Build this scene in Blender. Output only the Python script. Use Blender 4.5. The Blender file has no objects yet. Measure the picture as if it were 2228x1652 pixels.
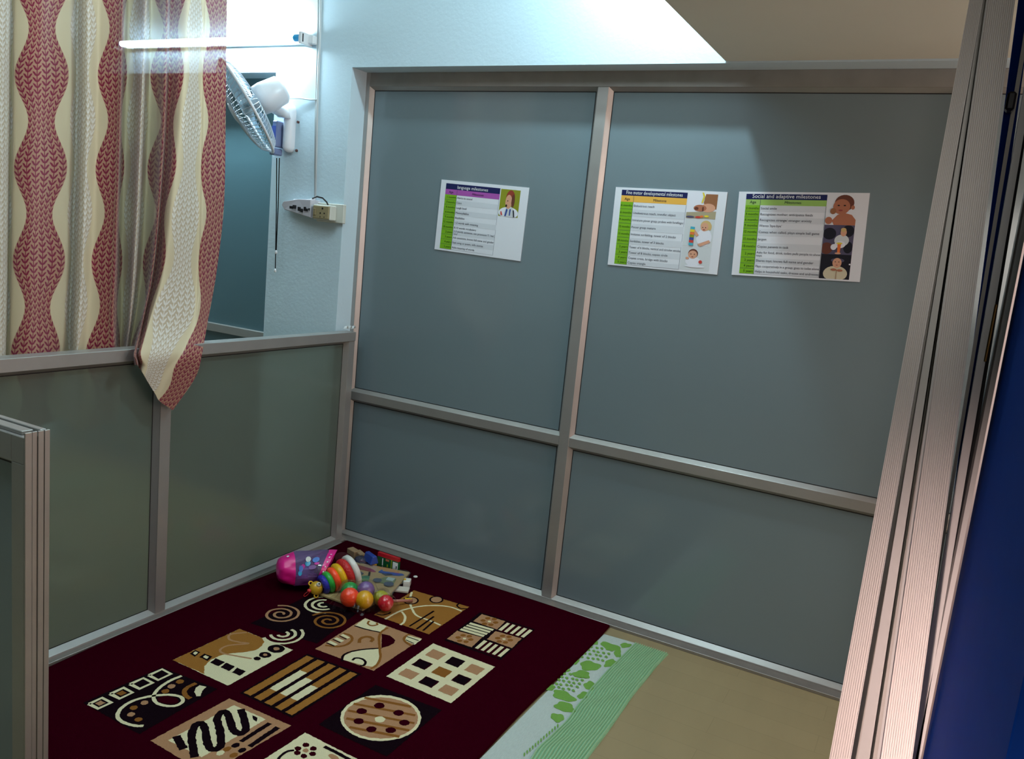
import bpy, bmesh, math, random
import numpy as np
from mathutils import Vector, Matrix
random.seed(7)
SC = bpy.context.scene
COL = SC.collection

# ------------------------------------------------------------------ camera
W, H = 2228, 1652
FPX, YAW, PITCH, ROLL = 1780.12, math.radians(27.2267), math.radians(9.4643), math.radians(5.7173)
CAM = np.array([2.303, -2.953, 1.45])
_fw = np.array([-math.sin(YAW)*math.cos(PITCH), math.cos(YAW)*math.cos(PITCH), -math.sin(PITCH)])
_r0 = np.array([math.cos(YAW), math.sin(YAW), 0.0])
_u0 = np.cross(_r0, _fw)
_r = _r0*math.cos(ROLL) + _u0*math.sin(ROLL)
_u = -_r0*math.sin(ROLL) + _u0*math.cos(ROLL)
cd = bpy.data.cameras.new('camera'); co = bpy.data.objects.new('camera', cd); COL.objects.link(co)
cd.sensor_fit = 'HORIZONTAL'; cd.sensor_width = 36.0; cd.lens = FPX/W*36.0; cd.clip_start = 0.02
co.matrix_world = Matrix(((_r[0], _u[0], -_fw[0], CAM[0]), (_r[1], _u[1], -_fw[1], CAM[1]), (_r[2], _u[2], -_fw[2], CAM[2]), (0, 0, 0, 1)))
SC.camera = co

def hit(x, y, ax, v):
    """photo pixel -> point on the plane (axis ax = v)"""
    d = _fw + _r*(x-W/2)/FPX - _u*(y-H/2)/FPX
    t = (v-CAM[ax])/d[ax]
    return CAM + t*d

# ------------------------------------------------------------------ world, light, exposure
wd = bpy.data.worlds.new('world'); SC.world = wd; wd.use_nodes = True
wd.node_tree.nodes['Background'].inputs[0].default_value = (0.55, 0.65, 0.75, 1)
wd.node_tree.nodes['Background'].inputs[1].default_value = 0.03
SC.view_settings.view_transform = 'Standard'; SC.view_settings.look = 'None'
SC.view_settings.exposure = 0.0; SC.view_settings.gamma = 1.0; SC.view_settings.use_curve_mapping = False
TUBE_STRENGTH = 205.0
def area(name, loc, target, sx, sy, power, col, spread=180):
    l = bpy.data.lights.new(name, 'AREA'); l.shape = 'RECTANGLE'; l.size = sx; l.size_y = sy
    l.energy = power; l.color = col; l.spread = math.radians(spread)
    o = bpy.data.objects.new(name, l); COL.objects.link(o); o.location = loc
    o.rotation_euler = (Vector(target)-Vector(loc)).to_track_quat('-Z', 'Y').to_euler()
    return o
WARM = (1.0, 0.70, 0.60)
area('window_daylight_right', (4.45, -1.15, 1.35), (0.8, -1.15, 1.0), 1.5, 1.3, 27, (1.0, 0.72, 0.66))
area('doorway_daylight_rear', (1.5, -6.3, 0.60), (2.56, -2.0, 0.84), 0.3, 0.4, 2.9, (1.0, 0.74, 0.68), 10)
area('rear_fill_light', (2.95, -6.3, 1.7), (2.6, -2.0, 1.4), 0.9, 1.0, 1.5, (1.0, 0.95, 0.88), 50)  # added fill behind the camera to brighten the ribbed jamb, not a window
area('skylight_over_cubicle', (0.35, -2.1, 3.17), (0.35, -2.1, 0.0), 1.8, 1.8, 40, (0.74, 0.90, 1.0))

BULB_LOC, BULB_STRENGTH = (1.32, -0.40, 2.60), 1050.0

SC.cycles.max_bounces = 5; SC.cycles.diffuse_bounces = 3; SC.cycles.glossy_bounces = 2; SC.cycles.transmission_bounces = 4; SC.cycles.transparent_max_bounces = 8

# ------------------------------------------------------------------ materials
def lin(c):
    return tuple((v/255/12.92 if v/255 <= 0.04045 else ((v/255+0.055)/1.055)**2.4) for v in c)
_m = {}
def mat(name, rgb, rough=0.5, metal=0.0, spec=0.5, noise=0.0, nscale=30.0, bump=0.0, bscale=200.0, emit=None, estr=0.0,
        coat=0.0, coat_rough=0.05, alpha=1.0, stretch=None, linear=False, sheen=0.0):
    if name in _m: return _m[name]
    m = bpy.data.materials.new(name); m.use_nodes = True; nt = m.node_tree
    b = nt.nodes['Principled BSDF']; c = rgb if linear else lin(rgb)
    b.inputs['Base Color'].default_value = (*c, 1); b.inputs['Roughness'].default_value = rough
    b.inputs['Metallic'].default_value = metal; b.inputs['Specular IOR Level'].default_value = spec
    b.inputs['Coat Weight'].default_value = coat; b.inputs['Coat Roughness'].default_value = coat_rough
    b.inputs['Alpha'].default_value = alpha
    b.inputs['Sheen Weight'].default_value = sheen
    if emit: b.inputs['Emission Color'].default_value = (*emit, 1); b.inputs['Emission Strength'].default_value = estr
    if noise or bump:
        tc = nt.nodes.new('ShaderNodeTexCoord'); src = tc.outputs['Object']
        if stretch:
            mp = nt.nodes.new('ShaderNodeMapping'); mp.inputs['Scale'].default_value = stretch
            nt.links.new(src, mp.inputs[0]); src = mp.outputs[0]
    if noise:
        n = nt.nodes.new('ShaderNodeTexNoise'); n.inputs['Scale'].default_value = nscale; n.inputs['Detail'].default_value = 6
        nt.links.new(src, n.inputs['Vector'])
        mx = nt.nodes.new('ShaderNodeMix'); mx.data_type = 'RGBA'
        mx.inputs[6].default_value = (*[v*(1-noise) for v in c], 1); mx.inputs[7].default_value = (*[min(1, v*(1+noise)) for v in c], 1)
        nt.links.new(n.outputs['Fac'], mx.inputs[0]); nt.links.new(mx.outputs[2], b.inputs['Base Color'])
    if bump:
        n2 = nt.nodes.new('ShaderNodeTexNoise'); n2.inputs['Scale'].default_value = bscale; n2.inputs['Detail'].default_value = 4
        nt.links.new(src, n2.inputs['Vector'])
        bp = nt.nodes.new('ShaderNodeBump'); bp.inputs['Strength'].default_value = bump; bp.inputs['Distance'].default_value = 0.004
        nt.links.new(n2.outputs['Fac'], bp.inputs['Height']); nt.links.new(bp.outputs[0], b.inputs['Normal'])
    _m[name] = m
    return m

class Ex:
    """tiny expression wrapper around Math nodes"""
    nt = None
    def __init__(s, sock): s.s = sock
    @staticmethod
    def op(kind, *a):
        n = Ex.nt.nodes.new('ShaderNodeMath'); n.operation = kind
        for i, v in enumerate(a):
            if isinstance(v, Ex): Ex.nt.links.new(v.s, n.inputs[i])
            else: n.inputs[i].default_value = float(v)
        return Ex(n.outputs[0])
    def __add__(s, o): return Ex.op('ADD', s, o)
    __radd__ = __add__
    def __sub__(s, o): return Ex.op('SUBTRACT', s, o)
    def __rsub__(s, o): return Ex.op('SUBTRACT', o, s)
    def __mul__(s, o): return Ex.op('MULTIPLY', s, o)
    __rmul__ = __mul__
    def __truediv__(s, o): return Ex.op('DIVIDE', s, o)
    def abs(s): return Ex.op('ABSOLUTE', s)
    def frac(s): return Ex.op('FRACT', s)
    def cos(s): return Ex.op('COSINE', s)
    def lt(s, o): return Ex.op('LESS_THAN', s, o)
    def mod(s, o): return Ex.op('FLOORED_MODULO', s, o)
def mixcol(nt, f, a, b):
    m = nt.nodes.new('ShaderNodeMix'); m.data_type = 'RGBA'
    nt.links.new(f.s, m.inputs[0])
    for i, v in ((6, a), (7, b)):
        if isinstance(v, tuple): m.inputs[i].default_value = (*v, 1)
        else: nt.links.new(v, m.inputs[i])
    return m.outputs[2]

ALU = mat('aluminium', (168, 166, 162), rough=0.38, metal=0.55, noise=0.10, nscale=9)
ALU_D = mat('aluminium_worn', (150, 146, 140), rough=0.45, metal=0.6, noise=0.18, nscale=14)
RUBBER = mat('black_gasket', (22, 22, 24), rough=0.7)
WALL = mat('painted_plaster', (198, 220, 230), rough=0.6, noise=0.04, nscale=3, bump=0.25, bscale=60)
SLAB = mat('slab_paint', (218, 219, 204), rough=0.7, noise=0.05, nscale=2.5)
WHITE_PL = mat('white_plastic', (225, 228, 230), rough=0.35)
BLACK = mat('black_plastic', (18, 18, 20), rough=0.4)

def frosted(name, rgb, trans=0.0, coat_rough=0.1, rough=0.5):
    m = mat(name, rgb, rough=rough, spec=0.4, noise=0.05, nscale=1.5, coat=1.0, coat_rough=coat_rough)
    if trans:
        nt = m.node_tree; b = nt.nodes['Principled BSDF']
        rf = nt.nodes.new('ShaderNodeBsdfRefraction'); rf.inputs['Roughness'].default_value = 0.28; rf.inputs['IOR'].default_value = 1.18
        rf.inputs['Color'].default_value = (0.75, 0.8, 0.74, 1)
        mx = nt.nodes.new('ShaderNodeMixShader'); mx.inputs[0].default_value = trans
        nt.links.new(b.outputs[0], mx.inputs[1]); nt.links.new(rf.outputs[0], mx.inputs[2])
        nt.links.new(mx.outputs[0], nt.nodes['Material Output'].inputs['Surface'])
    return m
GLASS_R = frosted('frosted_glass_grey', (112, 129, 135), coat_rough=0.12)
GLASS_L = frosted('frosted_glass_olive', (120, 132, 122), trans=0.5)
GLASS_W = frosted('frosted_glass_teal', (72, 104, 112))

# ------------------------------------------------------------------ mesh helpers
class MB:
    def __init__(s): s.v = []; s.f = []; s.mi = []; s.uv = None
    def add(s, vs, fs, mi=0):
        o = len(s.v); s.v += [tuple(map(float, p)) for p in vs]; s.f += [tuple(i+o for i in f) for f in fs]; s.mi += [mi]*len(fs)
        return s
    def box(s, lo, hi, mi=0):
        x0, y0, z0 = lo; x1, y1, z1 = hi
        return s.hexa([(x0,y0,z0),(x1,y0,z0),(x1,y1,z0),(x0,y1,z0),(x0,y0,z1),(x1,y0,z1),(x1,y1,z1),(x0,y1,z1)], mi)
    def hexa(s, p, mi=0):
        return s.add(p, [(3,2,1,0),(4,5,6,7),(0,1,5,4),(1,2,6,5),(2,3,7,6),(3,0,4,7)], mi)
    def obox(s, c, ax, half, mi=0):
        c = np.array(c, float); a = [np.array(q, float)*h for q, h in zip(ax, half)]
        p = [c + sx*a[0] + sy*a[1] + sz*a[2] for sz in (-1, 1) for sx, sy in ((-1,-1),(1,-1),(1,1),(-1,1))]
        return s.hexa(p, mi)
    def tube(s, pts, r, n=8, mi=0, closed=False, caps=True):
        pts = [np.array(p, float) for p in pts]; N = len(pts); vs = []; fs = []
        rs = r if hasattr(r, '__len__') else [r]*N
        t0 = None; ref = None
        for i, p in enumerate(pts):
            a = pts[(i-1) % N] if (i > 0 or closed) else p; b = pts[(i+1) % N] if (i < N-1 or closed) else p
            t = b-a; t = t/(np.linalg.norm(t)+1e-12)
            if ref is None:
                ref = np.array([0,0,1.0]) if abs(t[2]) < 0.9 else np.array([1.0,0,0])
            e1 = ref - t*(ref@t); e1 /= (np.linalg.norm(e1)+1e-12); e2 = np.cross(t, e1); ref = e1
            vs += [p + rs[i]*(math.cos(2*math.pi*k/n)*e1 + math.sin(2*math.pi*k/n)*e2) for k in range(n)]
        M = N if closed else N-1
        for i in range(M):
            for k in range(n):
                fs.append((i*n+k, i*n+(k+1) % n, ((i+1) % N)*n+(k+1) % n, ((i+1) % N)*n+k))
        if caps and not closed:
            fs.append(tuple(range(n-1, -1, -1))); fs.append(tuple((N-1)*n+k for k in range(n)))
        return s.add(vs, fs, mi)
    def lathe(s, c, ax, prof, n=24, mi=0, sq=(1, 1), up=None, capends=True):
        """profile [(t along axis, radius)]"""
        c = np.array(c, float); ax = np.array(ax, float); ax /= np.linalg.norm(ax)
        ref = np.array(up if up is not None else ([0,0,1] if abs(ax[2]) < 0.9 else [1,0,0]), float)
        e1 = ref-ax*(ref@ax); e1 /= np.linalg.norm(e1); e2 = np.cross(ax, e1)
        vs = []; fs = []
        for t, r in prof:
            vs += [c + ax*t + r*(sq[0]*math.cos(2*math.pi*k/n)*e1 + sq[1]*math.sin(2*math.pi*k/n)*e2) for k in range(n)]
        for i in range(len(prof)-1):
            for k in range(n):
                fs.append((i*n+k, i*n+(k+1) % n, (i+1)*n+(k+1) % n, (i+1)*n+k))
        if capends:
            fs.append(tuple(range(n-1, -1, -1))); fs.append(tuple((len(prof)-1)*n+k for k in range(n)))
        return s.add(vs, fs, mi)
    def ball(s, c, r, n=20, m=12, mi=0, ax=(0,0,1)):
        rr = r if hasattr(r, '__len__') else (r, r, r)
        vs = [(c[0], c[1], c[2]+rr[2])]; fs = []
        for i in range(1, m):
            th = math.pi*i/m
            vs += [(c[0]+rr[0]*math.sin(th)*math.cos(2*math.pi*k/n), c[1]+rr[1]*math.sin(th)*math.sin(2*math.pi*k/n), c[2]+rr[2]*math.cos(th)) for k in range(n)]
        vs.append((c[0], c[1], c[2]-rr[2])); L = len(vs)-1
        for k in range(n): fs.append((0, 1+k, 1+(k+1) % n))
        for i in range(m-2):
            for k in range(n): fs.append((1+i*n+k, 1+(i+1)*n+k, 1+(i+1)*n+(k+1) % n, 1+i*n+(k+1) % n))
        for k in range(n): fs.append((L, 1+(m-2)*n+(k+1) % n, 1+(m-2)*n+k))
        return s.add(vs, fs, mi)
    def build(s, name, mats, parent=None, smooth=False, bevel=0.0):
        me = bpy.data.meshes.new(name); me.from_pydata(s.v, [], s.f)
        for m in (mats if isinstance(mats, (list, tuple)) else [mats]): me.materials.append(m)
        me.polygons.foreach_set('material_index', s.mi)
        bm = bmesh.new(); bm.from_mesh(me)
        bmesh.ops.recalc_face_normals(bm, faces=bm.faces) if not getattr(s, 'keepn', False) else None
        if bevel: bmesh.ops.bevel(bm, geom=list(bm.edges), offset=bevel, segments=1, affect='EDGES', profile=0.5)
        bm.to_mesh(me); bm.free()
        if smooth: me.polygons.foreach_set('use_smooth', [True]*len(me.polygons)); me.update()
        o = bpy.data.objects.new(name, me); COL.objects.link(o)
        if parent is not None: attach(o, parent)
        return o
ORI = {}
def attach(o, parent):
    o.parent = parent
    o.matrix_parent_inverse = Matrix.Translation(-Vector(ORI.get(parent.name, (0, 0, 0))))
def thing(name, loc, label=None, cat=None, group=None, kind=None):
    o = bpy.data.objects.new(name, None); COL.objects.link(o); o.location = loc; o.empty_display_size = 0.05
    ORI[o.name] = tuple(loc)
    return tag(o, label, cat, group, kind)
def tag(o, label=None, cat=None, group=None, kind=None):
    if label: o['label'] = label
    if cat: o['category'] = cat
    if group: o['group'] = group
    if kind: o['kind'] = kind
    return o
def boxo(name, lo, hi, m, parent=None, bevel=0.0015):
    lo, hi = [min(a, b) for a, b in zip(lo, hi)], [max(a, b) for a, b in zip(lo, hi)]
    return MB().box(lo, hi).build(name, m, parent, bevel=bevel)

# ------------------------------------------------------------------ room shell
# floor: pale vinyl sheet printed like boards
fm = mat('vinyl_floor', (146, 134, 100), rough=0.42, noise=0.10, nscale=4, stretch=(3.0, 0.8, 1))
nt = fm.node_tree; Ex.nt = nt
tc = nt.nodes.new('ShaderNodeTexCoord')
br = nt.nodes.new('ShaderNodeTexBrick'); br.inputs['Color1'].default_value = (1, 1, 1, 1); br.inputs['Color2'].default_value = (0.93, 0.93, 0.92, 1)
br.inputs['Mortar'].default_value = (0.72, 0.72, 0.70, 1); br.inputs['Scale'].default_value = 1.0; br.inputs['Mortar Size'].default_value = 0.0012
br.inputs['Brick Width'].default_value = 0.62; br.inputs['Row Height'].default_value = 0.105
nt.links.new(tc.outputs['Object'], br.inputs['Vector'])
mm = nt.nodes.new('ShaderNodeMix'); mm.data_type = 'RGBA'; mm.blend_type = 'MULTIPLY'; mm.inputs[0].default_value = 0.6
pb = nt.nodes['Principled BSDF']; old = pb.inputs['Base Color'].links[0].from_socket
nt.links.new(old, mm.inputs[6]); nt.links.new(br.outputs['Color'], mm.inputs[7]); nt.links.new(mm.outputs[2], pb.inputs['Base Color'])
tag(boxo('floor', (-3.3, -6.6, -0.1), (4.7, 0.3, 0.0), fm, bevel=0), kind='structure')

XL, XR, YB, ZC = -3.2, 4.6, -6.5, 3.2
wb = MB()
wb.box((-0.5, -0.1, 0), (-0.07, 0.14, 2.112)); wb.box((-0.5, -0.1, 2.112), (XR, 0.14, ZC))
wb.box((XL, -0.1, 2.094), (-0.5, 0.14, ZC)); wb.box((XL, -0.1, 0), (-2.3, 0.14, 2.094)); wb.box((3.2, -0.1, 0), (XR, 0.14, 2.112))
tag(wb.build('wall_back', WALL), kind='structure')
OUT = mat('outer_wall_paint', (186, 190, 188), rough=0.7, noise=0.05, nscale=2)
tag(boxo('wall_outer_left', (XL-0.1, YB, 0), (XL, 0.14, ZC), OUT, bevel=0), kind='structure')
tag(boxo('wall_outer_right', (XR, YB, 0), (XR+0.1, 0.14, ZC), OUT, bevel=0), kind='structure')
tag(boxo('wall_outer_rear', (XL, YB-0.1, 0), (XR, YB, ZC), OUT, bevel=0), kind='structure')
tag(boxo('wall_outer_behind', (-2.35, 0.5, 0), (3.3, 0.6, 2.2), OUT, bevel=0), kind='structure')
tag(boxo('ceiling', (XL, YB, ZC), (XR, 0.14, ZC+0.1), SLAB, bevel=0), kind='structure')
tag(boxo('ceiling_loft', (1.515, -3.9, 2.117), (XR, -0.1, 2.25), SLAB, bevel=0.004), kind='structure')

# ------------------------------------------------------------------ aluminium and glass partitions
def partition(name, M, bars, opens, glass, loc, glass_n=-0.022, bead=0.013, kind='structure'):
    root = thing(name, loc, kind=kind)
    def hx(a0, a1, n0, n1, z0, z1):
        return [M(a0,n0,z0), M(a1,n0,z0), M(a1,n1,z0), M(a0,n1,z0), M(a0,n0,z1), M(a1,n0,z1), M(a1,n1,z1), M(a0,n1,z1)]
    for nm, a0, a1, z0, z1, nb, nf, m in bars:
        MB().hexa(hx(a0, a1, nb, nf, z0, z1)).build(nm, m, root, bevel=0.0012)
    for a0, a1, z0, z1 in opens:
        p = MB().hexa(hx(a0, a1, glass_n-0.006, glass_n, z0, z1)).build('pane', glass, root)
        f, g, b = -0.002, glass_n+0.0005, bead
        O = [(a0, z0), (a1, z0), (a1, z1), (a0, z1)]; I = [(a0+b, z0+b), (a1-b, z0+b), (a1-b, z1-b), (a0+b, z1-b)]
        for k in range(4):
            o0, o1, i0, i1 = O[k], O[(k+1) % 4], I[k], I[(k+1) % 4]
            vs = [M(o0[0], f, o0[1]), M(o1[0], f, o1[1]), M(i1[0], g, i1[1]), M(i0[0], g, i0[1]), M(o0[0], g, o0[1]), M(o1[0], g, o1[1])]
            MB().add(vs, [(0,1,2,3), (0,4,5,1), (4,3,2,5), (0,3,4), (1,5,2)]).build('glazing_bead', ALU, root)
        # dark gasket line between bead and glass
        gk = MB(); w = 0.003
        J = [(a0+b+w, z0+b+w), (a1-b-w, z0+b+w), (a1-b-w, z1-b-w), (a0+b+w, z1-b-w)]
        for k in range(4):
            o0, o1, i0, i1 = I[k], I[(k+1) % 4], J[k], J[(k+1) % 4]
            gk.add([M(o0[0], g+0.0005, o0[1]), M(o1[0], g+0.0005, o1[1]), M(i1[0], g+0.0005, i1[1]), M(i0[0], g+0.0005, i0[1])], [(0,1,2,3)])
        gk.build('gasket', RUBBER, root)
    return root
MR = lambda a, n, z: (a, -n, z)
ML = lambda a, n, z: (n, a, z)
MP = lambda a, n, z: (a, -2.018-n, z)
GB = -0.044
R_bars = [('stile', -0.078, -0.050, 0.02, 2.112, GB, 0, ALU), ('mullion', 1.022, 1.066, 0.02, 2.055, GB, 0.001, ALU), ('mullion', 2.262, 2.306, 0.02, 2.055, GB, 0.001, ALU),
          ('stile', 3.15, 3.198, 0.02, 2.112, GB, 0, ALU), ('top_rail', -0.05, 3.15, 2.055, 2.112, GB, 0.0, ALU_D),
          ('bottom_rail', -0.05, 3.15, 0.0, 0.019, GB, 0.0, ALU), ('bottom_track', -0.05, 3.15, 0.0, 0.012, 0.0, 0.046, ALU_D)]
for a0, a1 in ((-0.05, 1.022), (1.066, 2.262), (2.306, 3.15)):
    R_bars.append(('middle_rail', a0, a1, 0.668, 0.706, GB, 0.0, ALU))
R_open = []
for a0, a1 in ((-0.05, 1.022), (1.066, 2.262), (2.306, 3.15)):
    R_open += [(a0, a1, 0.706, 2.055), (a0, a1, 0.019, 0.668)]
wr = partition('wall_right', MR, R_bars, R_open, GLASS_R, (1.5, 0, 0))
L_bars = [('stile', -0.088, -0.047, 0.022, 0.948, GB, 0, ALU), ('mullion', -1.072, -1.028, 0.022, 0.948, GB, 0.001, ALU), ('stile', -2.0, -1.96, 0.022, 0.948, GB, 0, ALU),
          ('top_rail', -2.0, -0.047, 0.948, 0.988, -0.052, 0.004, ALU), ('bottom_rail', -2.0, -0.047, 0.0, 0.022, GB, 0.0, ALU),
          ('bottom_track', -2.0, -0.05, 0.0, 0.014, 0.0, 0.022, ALU_D)]
wl = partition('wall_left', ML, L_bars, [(-1.028, -0.088, 0.022, 0.948), (-1.96, -1.072, 0.022, 0.948)], GLASS_L, (0, -1.0, 0))
# the loose packing strip lying along the foot of the low partition
MB().hexa([(0.023, -0.42, 0.0), (0.036, -0.42, 0.0), (0.036, -0.08, 0.0), (0.023, -0.08, 0.0), (0.023, -0.42, 0.012), (0.03, -0.42, 0.012), (0.03, -0.08, 0.012), (0.023, -0.08, 0.012)]).build('foot_strip', ALU, wl)
P_bars = [('stile', 0.735, 0.776, 0.0, 0.93, -0.05, 0, ALU), ('top_rail', 0.0, 0.735, 0.93, 0.985, -0.05, 0, ALU), ('stile', 0.0, 0.04, 0.0, 0.93, -0.05, 0, ALU), ('stile', 0.735, 0.776, 0.93, 0.985, -0.05, 0, ALU),
          ('bottom_rail', 0.04, 0.735, 0.0, 0.04, -0.05, 0, ALU),
          ('cap_strip', 0.0, 0.77, 0.985, 0.995, -0.049, -0.036, ALU), ('cap_strip', 0.0, 0.755, 0.985, 0.993, -0.032, -0.008, ALU)]
wf = partition('wall_front', MP, P_bars, [(0.04, 0.735, 0.04, 0.93)], GLASS_R, (0.4, -2.0, 0))
for y0, y1, d in ((-2.018, -2.004, 0.004), (-2.003, -1.993, 0.0025), (-1.992, -1.98, 0.004), (-1.979, -1.968, 0.0045)):
    boxo('end_cover_strip', (0.776, y0, 0), (0.776+d, y1, 0.995), ALU, wf, 0.0007)

# second opening beyond the pier: dark frosted window
w1 = thing('window_1', (-1.4, 0, 0), kind='structure')
boxo('pane', (-2.3, 0.02, 0.9), (-0.5, 0.028, 2.094), GLASS_W, w1, 0)
boxo('pane', (-2.3, 0.02, 0.0), (-0.5, 0.028, 0.86), GLASS_W, w1, 0)
boxo('frame_rail', (-2.3, -0.005, 0.86), (-0.5, 0.04, 0.9), ALU, w1)

# ------------------------------------------------------------------ door jamb and blue door at the right
RIBM = mat('ribbed_aluminium', (205, 198, 192), rough=0.38, metal=0.35, noise=0.05, nscale=4)
BLUE = mat('blue_laminate', (0, 40, 110), rough=0.7, spec=0.06, noise=0.08, nscale=30)
tj = thing('trim_1', (2.31, -2.0, 0), kind='structure')
def bx(px, py, yp): return hit(px, py, 1, yp)
def strip(name, l0, l1, r0, r1, yp, depth, m, parent, ribs=0, zt=2.117):
    """upright section whose left/right edges pass through the pixels given at two rows; front face on plane y=yp"""
    def edge(p, q):
        A, B = hit(*p, 1, yp), hit(*q, 1, yp)
        f = lambda z: A[0] + (B[0]-A[0])*(z-A[2])/(B[2]-A[2])
        return f(0.0), f(zt)
    lb, lt = edge(l0, l1); rb, rt = edge(r0, r1)
    mb = MB(); n = max(1, ribs*2)
    for i in range(n):
        a, b = i/n, (i+1)/n; dy = 0.0016 if (i % 2 and ribs) else 0.0
        xb0, xb1, xt0, xt1 = lb+(rb-lb)*a, lb+(rb-lb)*b, lt+(rt-lt)*a, lt+(rt-lt)*b
        mb.hexa([(xb0, yp+dy, 0), (xb1, yp+dy, 0), (xb1, yp+depth, 0), (xb0, yp+depth, 0), (xt0, yp+dy, zt), (xt1, yp+dy, zt), (xt1, yp+depth, zt), (xt0, yp+depth, zt)])
    return mb.build(name, m, parent)
strip('ribbed_section', (2109, 0), (1804, 1652), (2139, 0), (1851, 1652), -2.02, 0.05, RIBM, tj, 9)
strip('recess', (2135, 0), (1848, 1652), (2150, 0), (1918, 1652), -1.995, 0.02, ALU_D, tj)
strip('recess_bead', (2139, 0), (1866, 1652), (2146, 0), (1892, 1652), -2.006, 0.012, ALU, tj)
strip('ribbed_section', (2147, 0), (1913, 1652), (2209, 0), (1985, 1652), -2.02, 0.05, RIBM, tj, 14)
strip('edge_lip', (2146, 0), (1908, 1652), (2149, 0), (1914, 1652), -2.023, 0.02, ALU, tj)
strip('door_rebate', (2161, 420), (2085, 1000), (2190, 420), (2110, 1000), -1.965, 0.01, BLUE, tj)
strip('rebate_strip', (2171, 420), (2096, 880), (2180, 420), (2104, 880), -1.968, 0.003, ALU_D, tj)
strip('lock_stile', (2189, 420), (2089, 1000), (2206, 420), (2108, 1000), -1.985, 0.015, ALU, tj)
strip('lock_stile_gap', (2205, 420), (2107, 1000), (2212, 420), (2117, 1000), -1.98, 0.01, RUBBER, tj)
d1 = thing('door_1', (2.38, -2.0, 0), kind='structure')
sx = hit(2138, 1000, 1, -1.985)[0]
x0 = hit(2116, 1000, 1, -1.985)[0]
boxo('hinge_stile', (x0, -1.985, 0.01), (sx, -1.955, 2.1), ALU, d1, 0.002)
MB().hexa([(sx+0.000, -1.985, 0.01), (sx+0.034, -1.985, 0.01), (sx+0.046, -2.44, 0.01), (sx+0.012, -2.44, 0.01),
           (sx+0.000, -1.985, 2.09), (sx+0.034, -1.985, 2.09), (sx+0.046, -2.44, 2.09), (sx+0.012, -2.44, 2.09)]).build('panel', BLUE, d1, bevel=0.001)
BRASS = mat('brass', (120, 96, 52), rough=0.4, metal=0.9)
lp = hit(2155, 725, 1, -1.985)
boxo('latch_plate', (lp[0]-0.0012, -1.987, lp[2]-0.03), (lp[0]+0.0012, -1.979, lp[2]+0.03), BRASS, d1, 0.001)
kn = hit(2199, 222, 1, -1.985)
boxo('top_bolt', (kn[0]-0.004, -1.992, kn[2]-0.009), (kn[0]+0.004, -1.975, kn[2]+0.009), BLACK, d1, 0.002)
# reddish brown cloth hanging behind the door
cb = MB(); vs = []; n = 60
for z in np.linspace(0.001, 1.12, 12):
    for i in range(n):
        s = i/(n-1); vs.append((2.43+0.42*s, -1.90+0.018*math.sin(s*52+z*2)+0.01*math.sin(s*23), z+0.01*math.sin(s*9)*z))
cb.add(vs, [(j*n+i, j*n+i+1, (j+1)*n+i+1, (j+1)*n+i) for j in range(11) for i in range(n-1)])
br_o = cb.build('hanging_cloth', mat('brown_cloth', (142, 74, 60), rough=0.8, noise=0.15, nscale=20), smooth=True)
tag(br_o, 'reddish brown cloth hanging in folds behind the blue door', 'cloth')

# ------------------------------------------------------------------ lamps
TUBE = mat('tube_glow', (255, 255, 255), emit=(0.66, 0.89, 1.0), estr=TUBE_STRENGTH)
tl = thing('tube_light', (-0.9, -0.1, 2.2), 'long white fluorescent tube on a batten with a blue end cap, on the plaster wall', 'tube light')
boxo('batten', (-1.55, -0.128, 2.205), (-0.27, -0.1, 2.24), WHITE_PL, tl, 0.003)
MB().tube([(-1.50, -0.155, 2.222), (-0.325, -0.155, 2.222)], 0.013, 14).build('tube', TUBE, tl, smooth=True)
CYAN = mat('cyan_plastic', (40, 150, 205), rough=0.4)
for xs, sg in ((-0.318, 1), (-1.507, -1)):
    MB().lathe((xs-0.010*sg, -0.155, 2.222), (sg, 0, 0), [(-0.022, 0.0135), (-0.018, 0.0155), (0.012, 0.0155), (0.014, 0.012)], 16).build('end_cap', CYAN, tl, smooth=True)
    boxo('tube_holder', (xs+0.004*sg, -0.172, 2.196), (xs+0.022*sg, -0.1, 2.246), WHITE_PL, tl, 0.003)
    boxo('contact_slot', (xs+0.022*sg, -0.165, 2.205), (xs+0.024*sg, -0.16, 2.238), BLACK, tl, 0)
BULB = mat('bulb_glow', (255, 255, 255), emit=(0.66, 0.90, 1.0), estr=BULB_STRENGTH)
pb3 = thing('pendant_bulb', (BULB_LOC[0], BULB_LOC[1], ZC), 'bare white bulb hanging on a cord from the high ceiling beside the loft edge', 'lamp')
MB().tube([(BULB_LOC[0], BULB_LOC[1], ZC), (BULB_LOC[0], BULB_LOC[1], BULB_LOC[2]+0.09)], 0.004, 8).build('cord', WHITE_PL, pb3, smooth=True)
MB().lathe((BULB_LOC[0], BULB_LOC[1], BULB_LOC[2]+0.03), (0, 0, 1), [(0, 0.014), (0.012, 0.020), (0.055, 0.018), (0.065, 0.006)], 18).build('holder', WHITE_PL, pb3, smooth=True)
MB().ball(BULB_LOC, 0.03, 20, 14).build('bulb', BULB, pb3, smooth=True)
GLOBE = mat('warm_globe', (255, 240, 230), emit=(1.0, 0.70, 0.58), estr=190.0)
wlp = thing('wall_lamp', (3.4, -0.1, 1.9), 'warm globe lamp on the plaster wall past the end of the glass partition', 'lamp')
MB().lathe((3.4, -0.1, 1.9), (0, -1, 0), [(0, 0.045), (0.012, 0.045), (0.016, 0.03), (0.07, 0.024)], 20).build('holder', WHITE_PL, wlp, smooth=True)
MB().ball((3.4, -0.215, 1.9), 0.05, 20, 12).build('globe', GLOBE, wlp, smooth=True)

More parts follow.
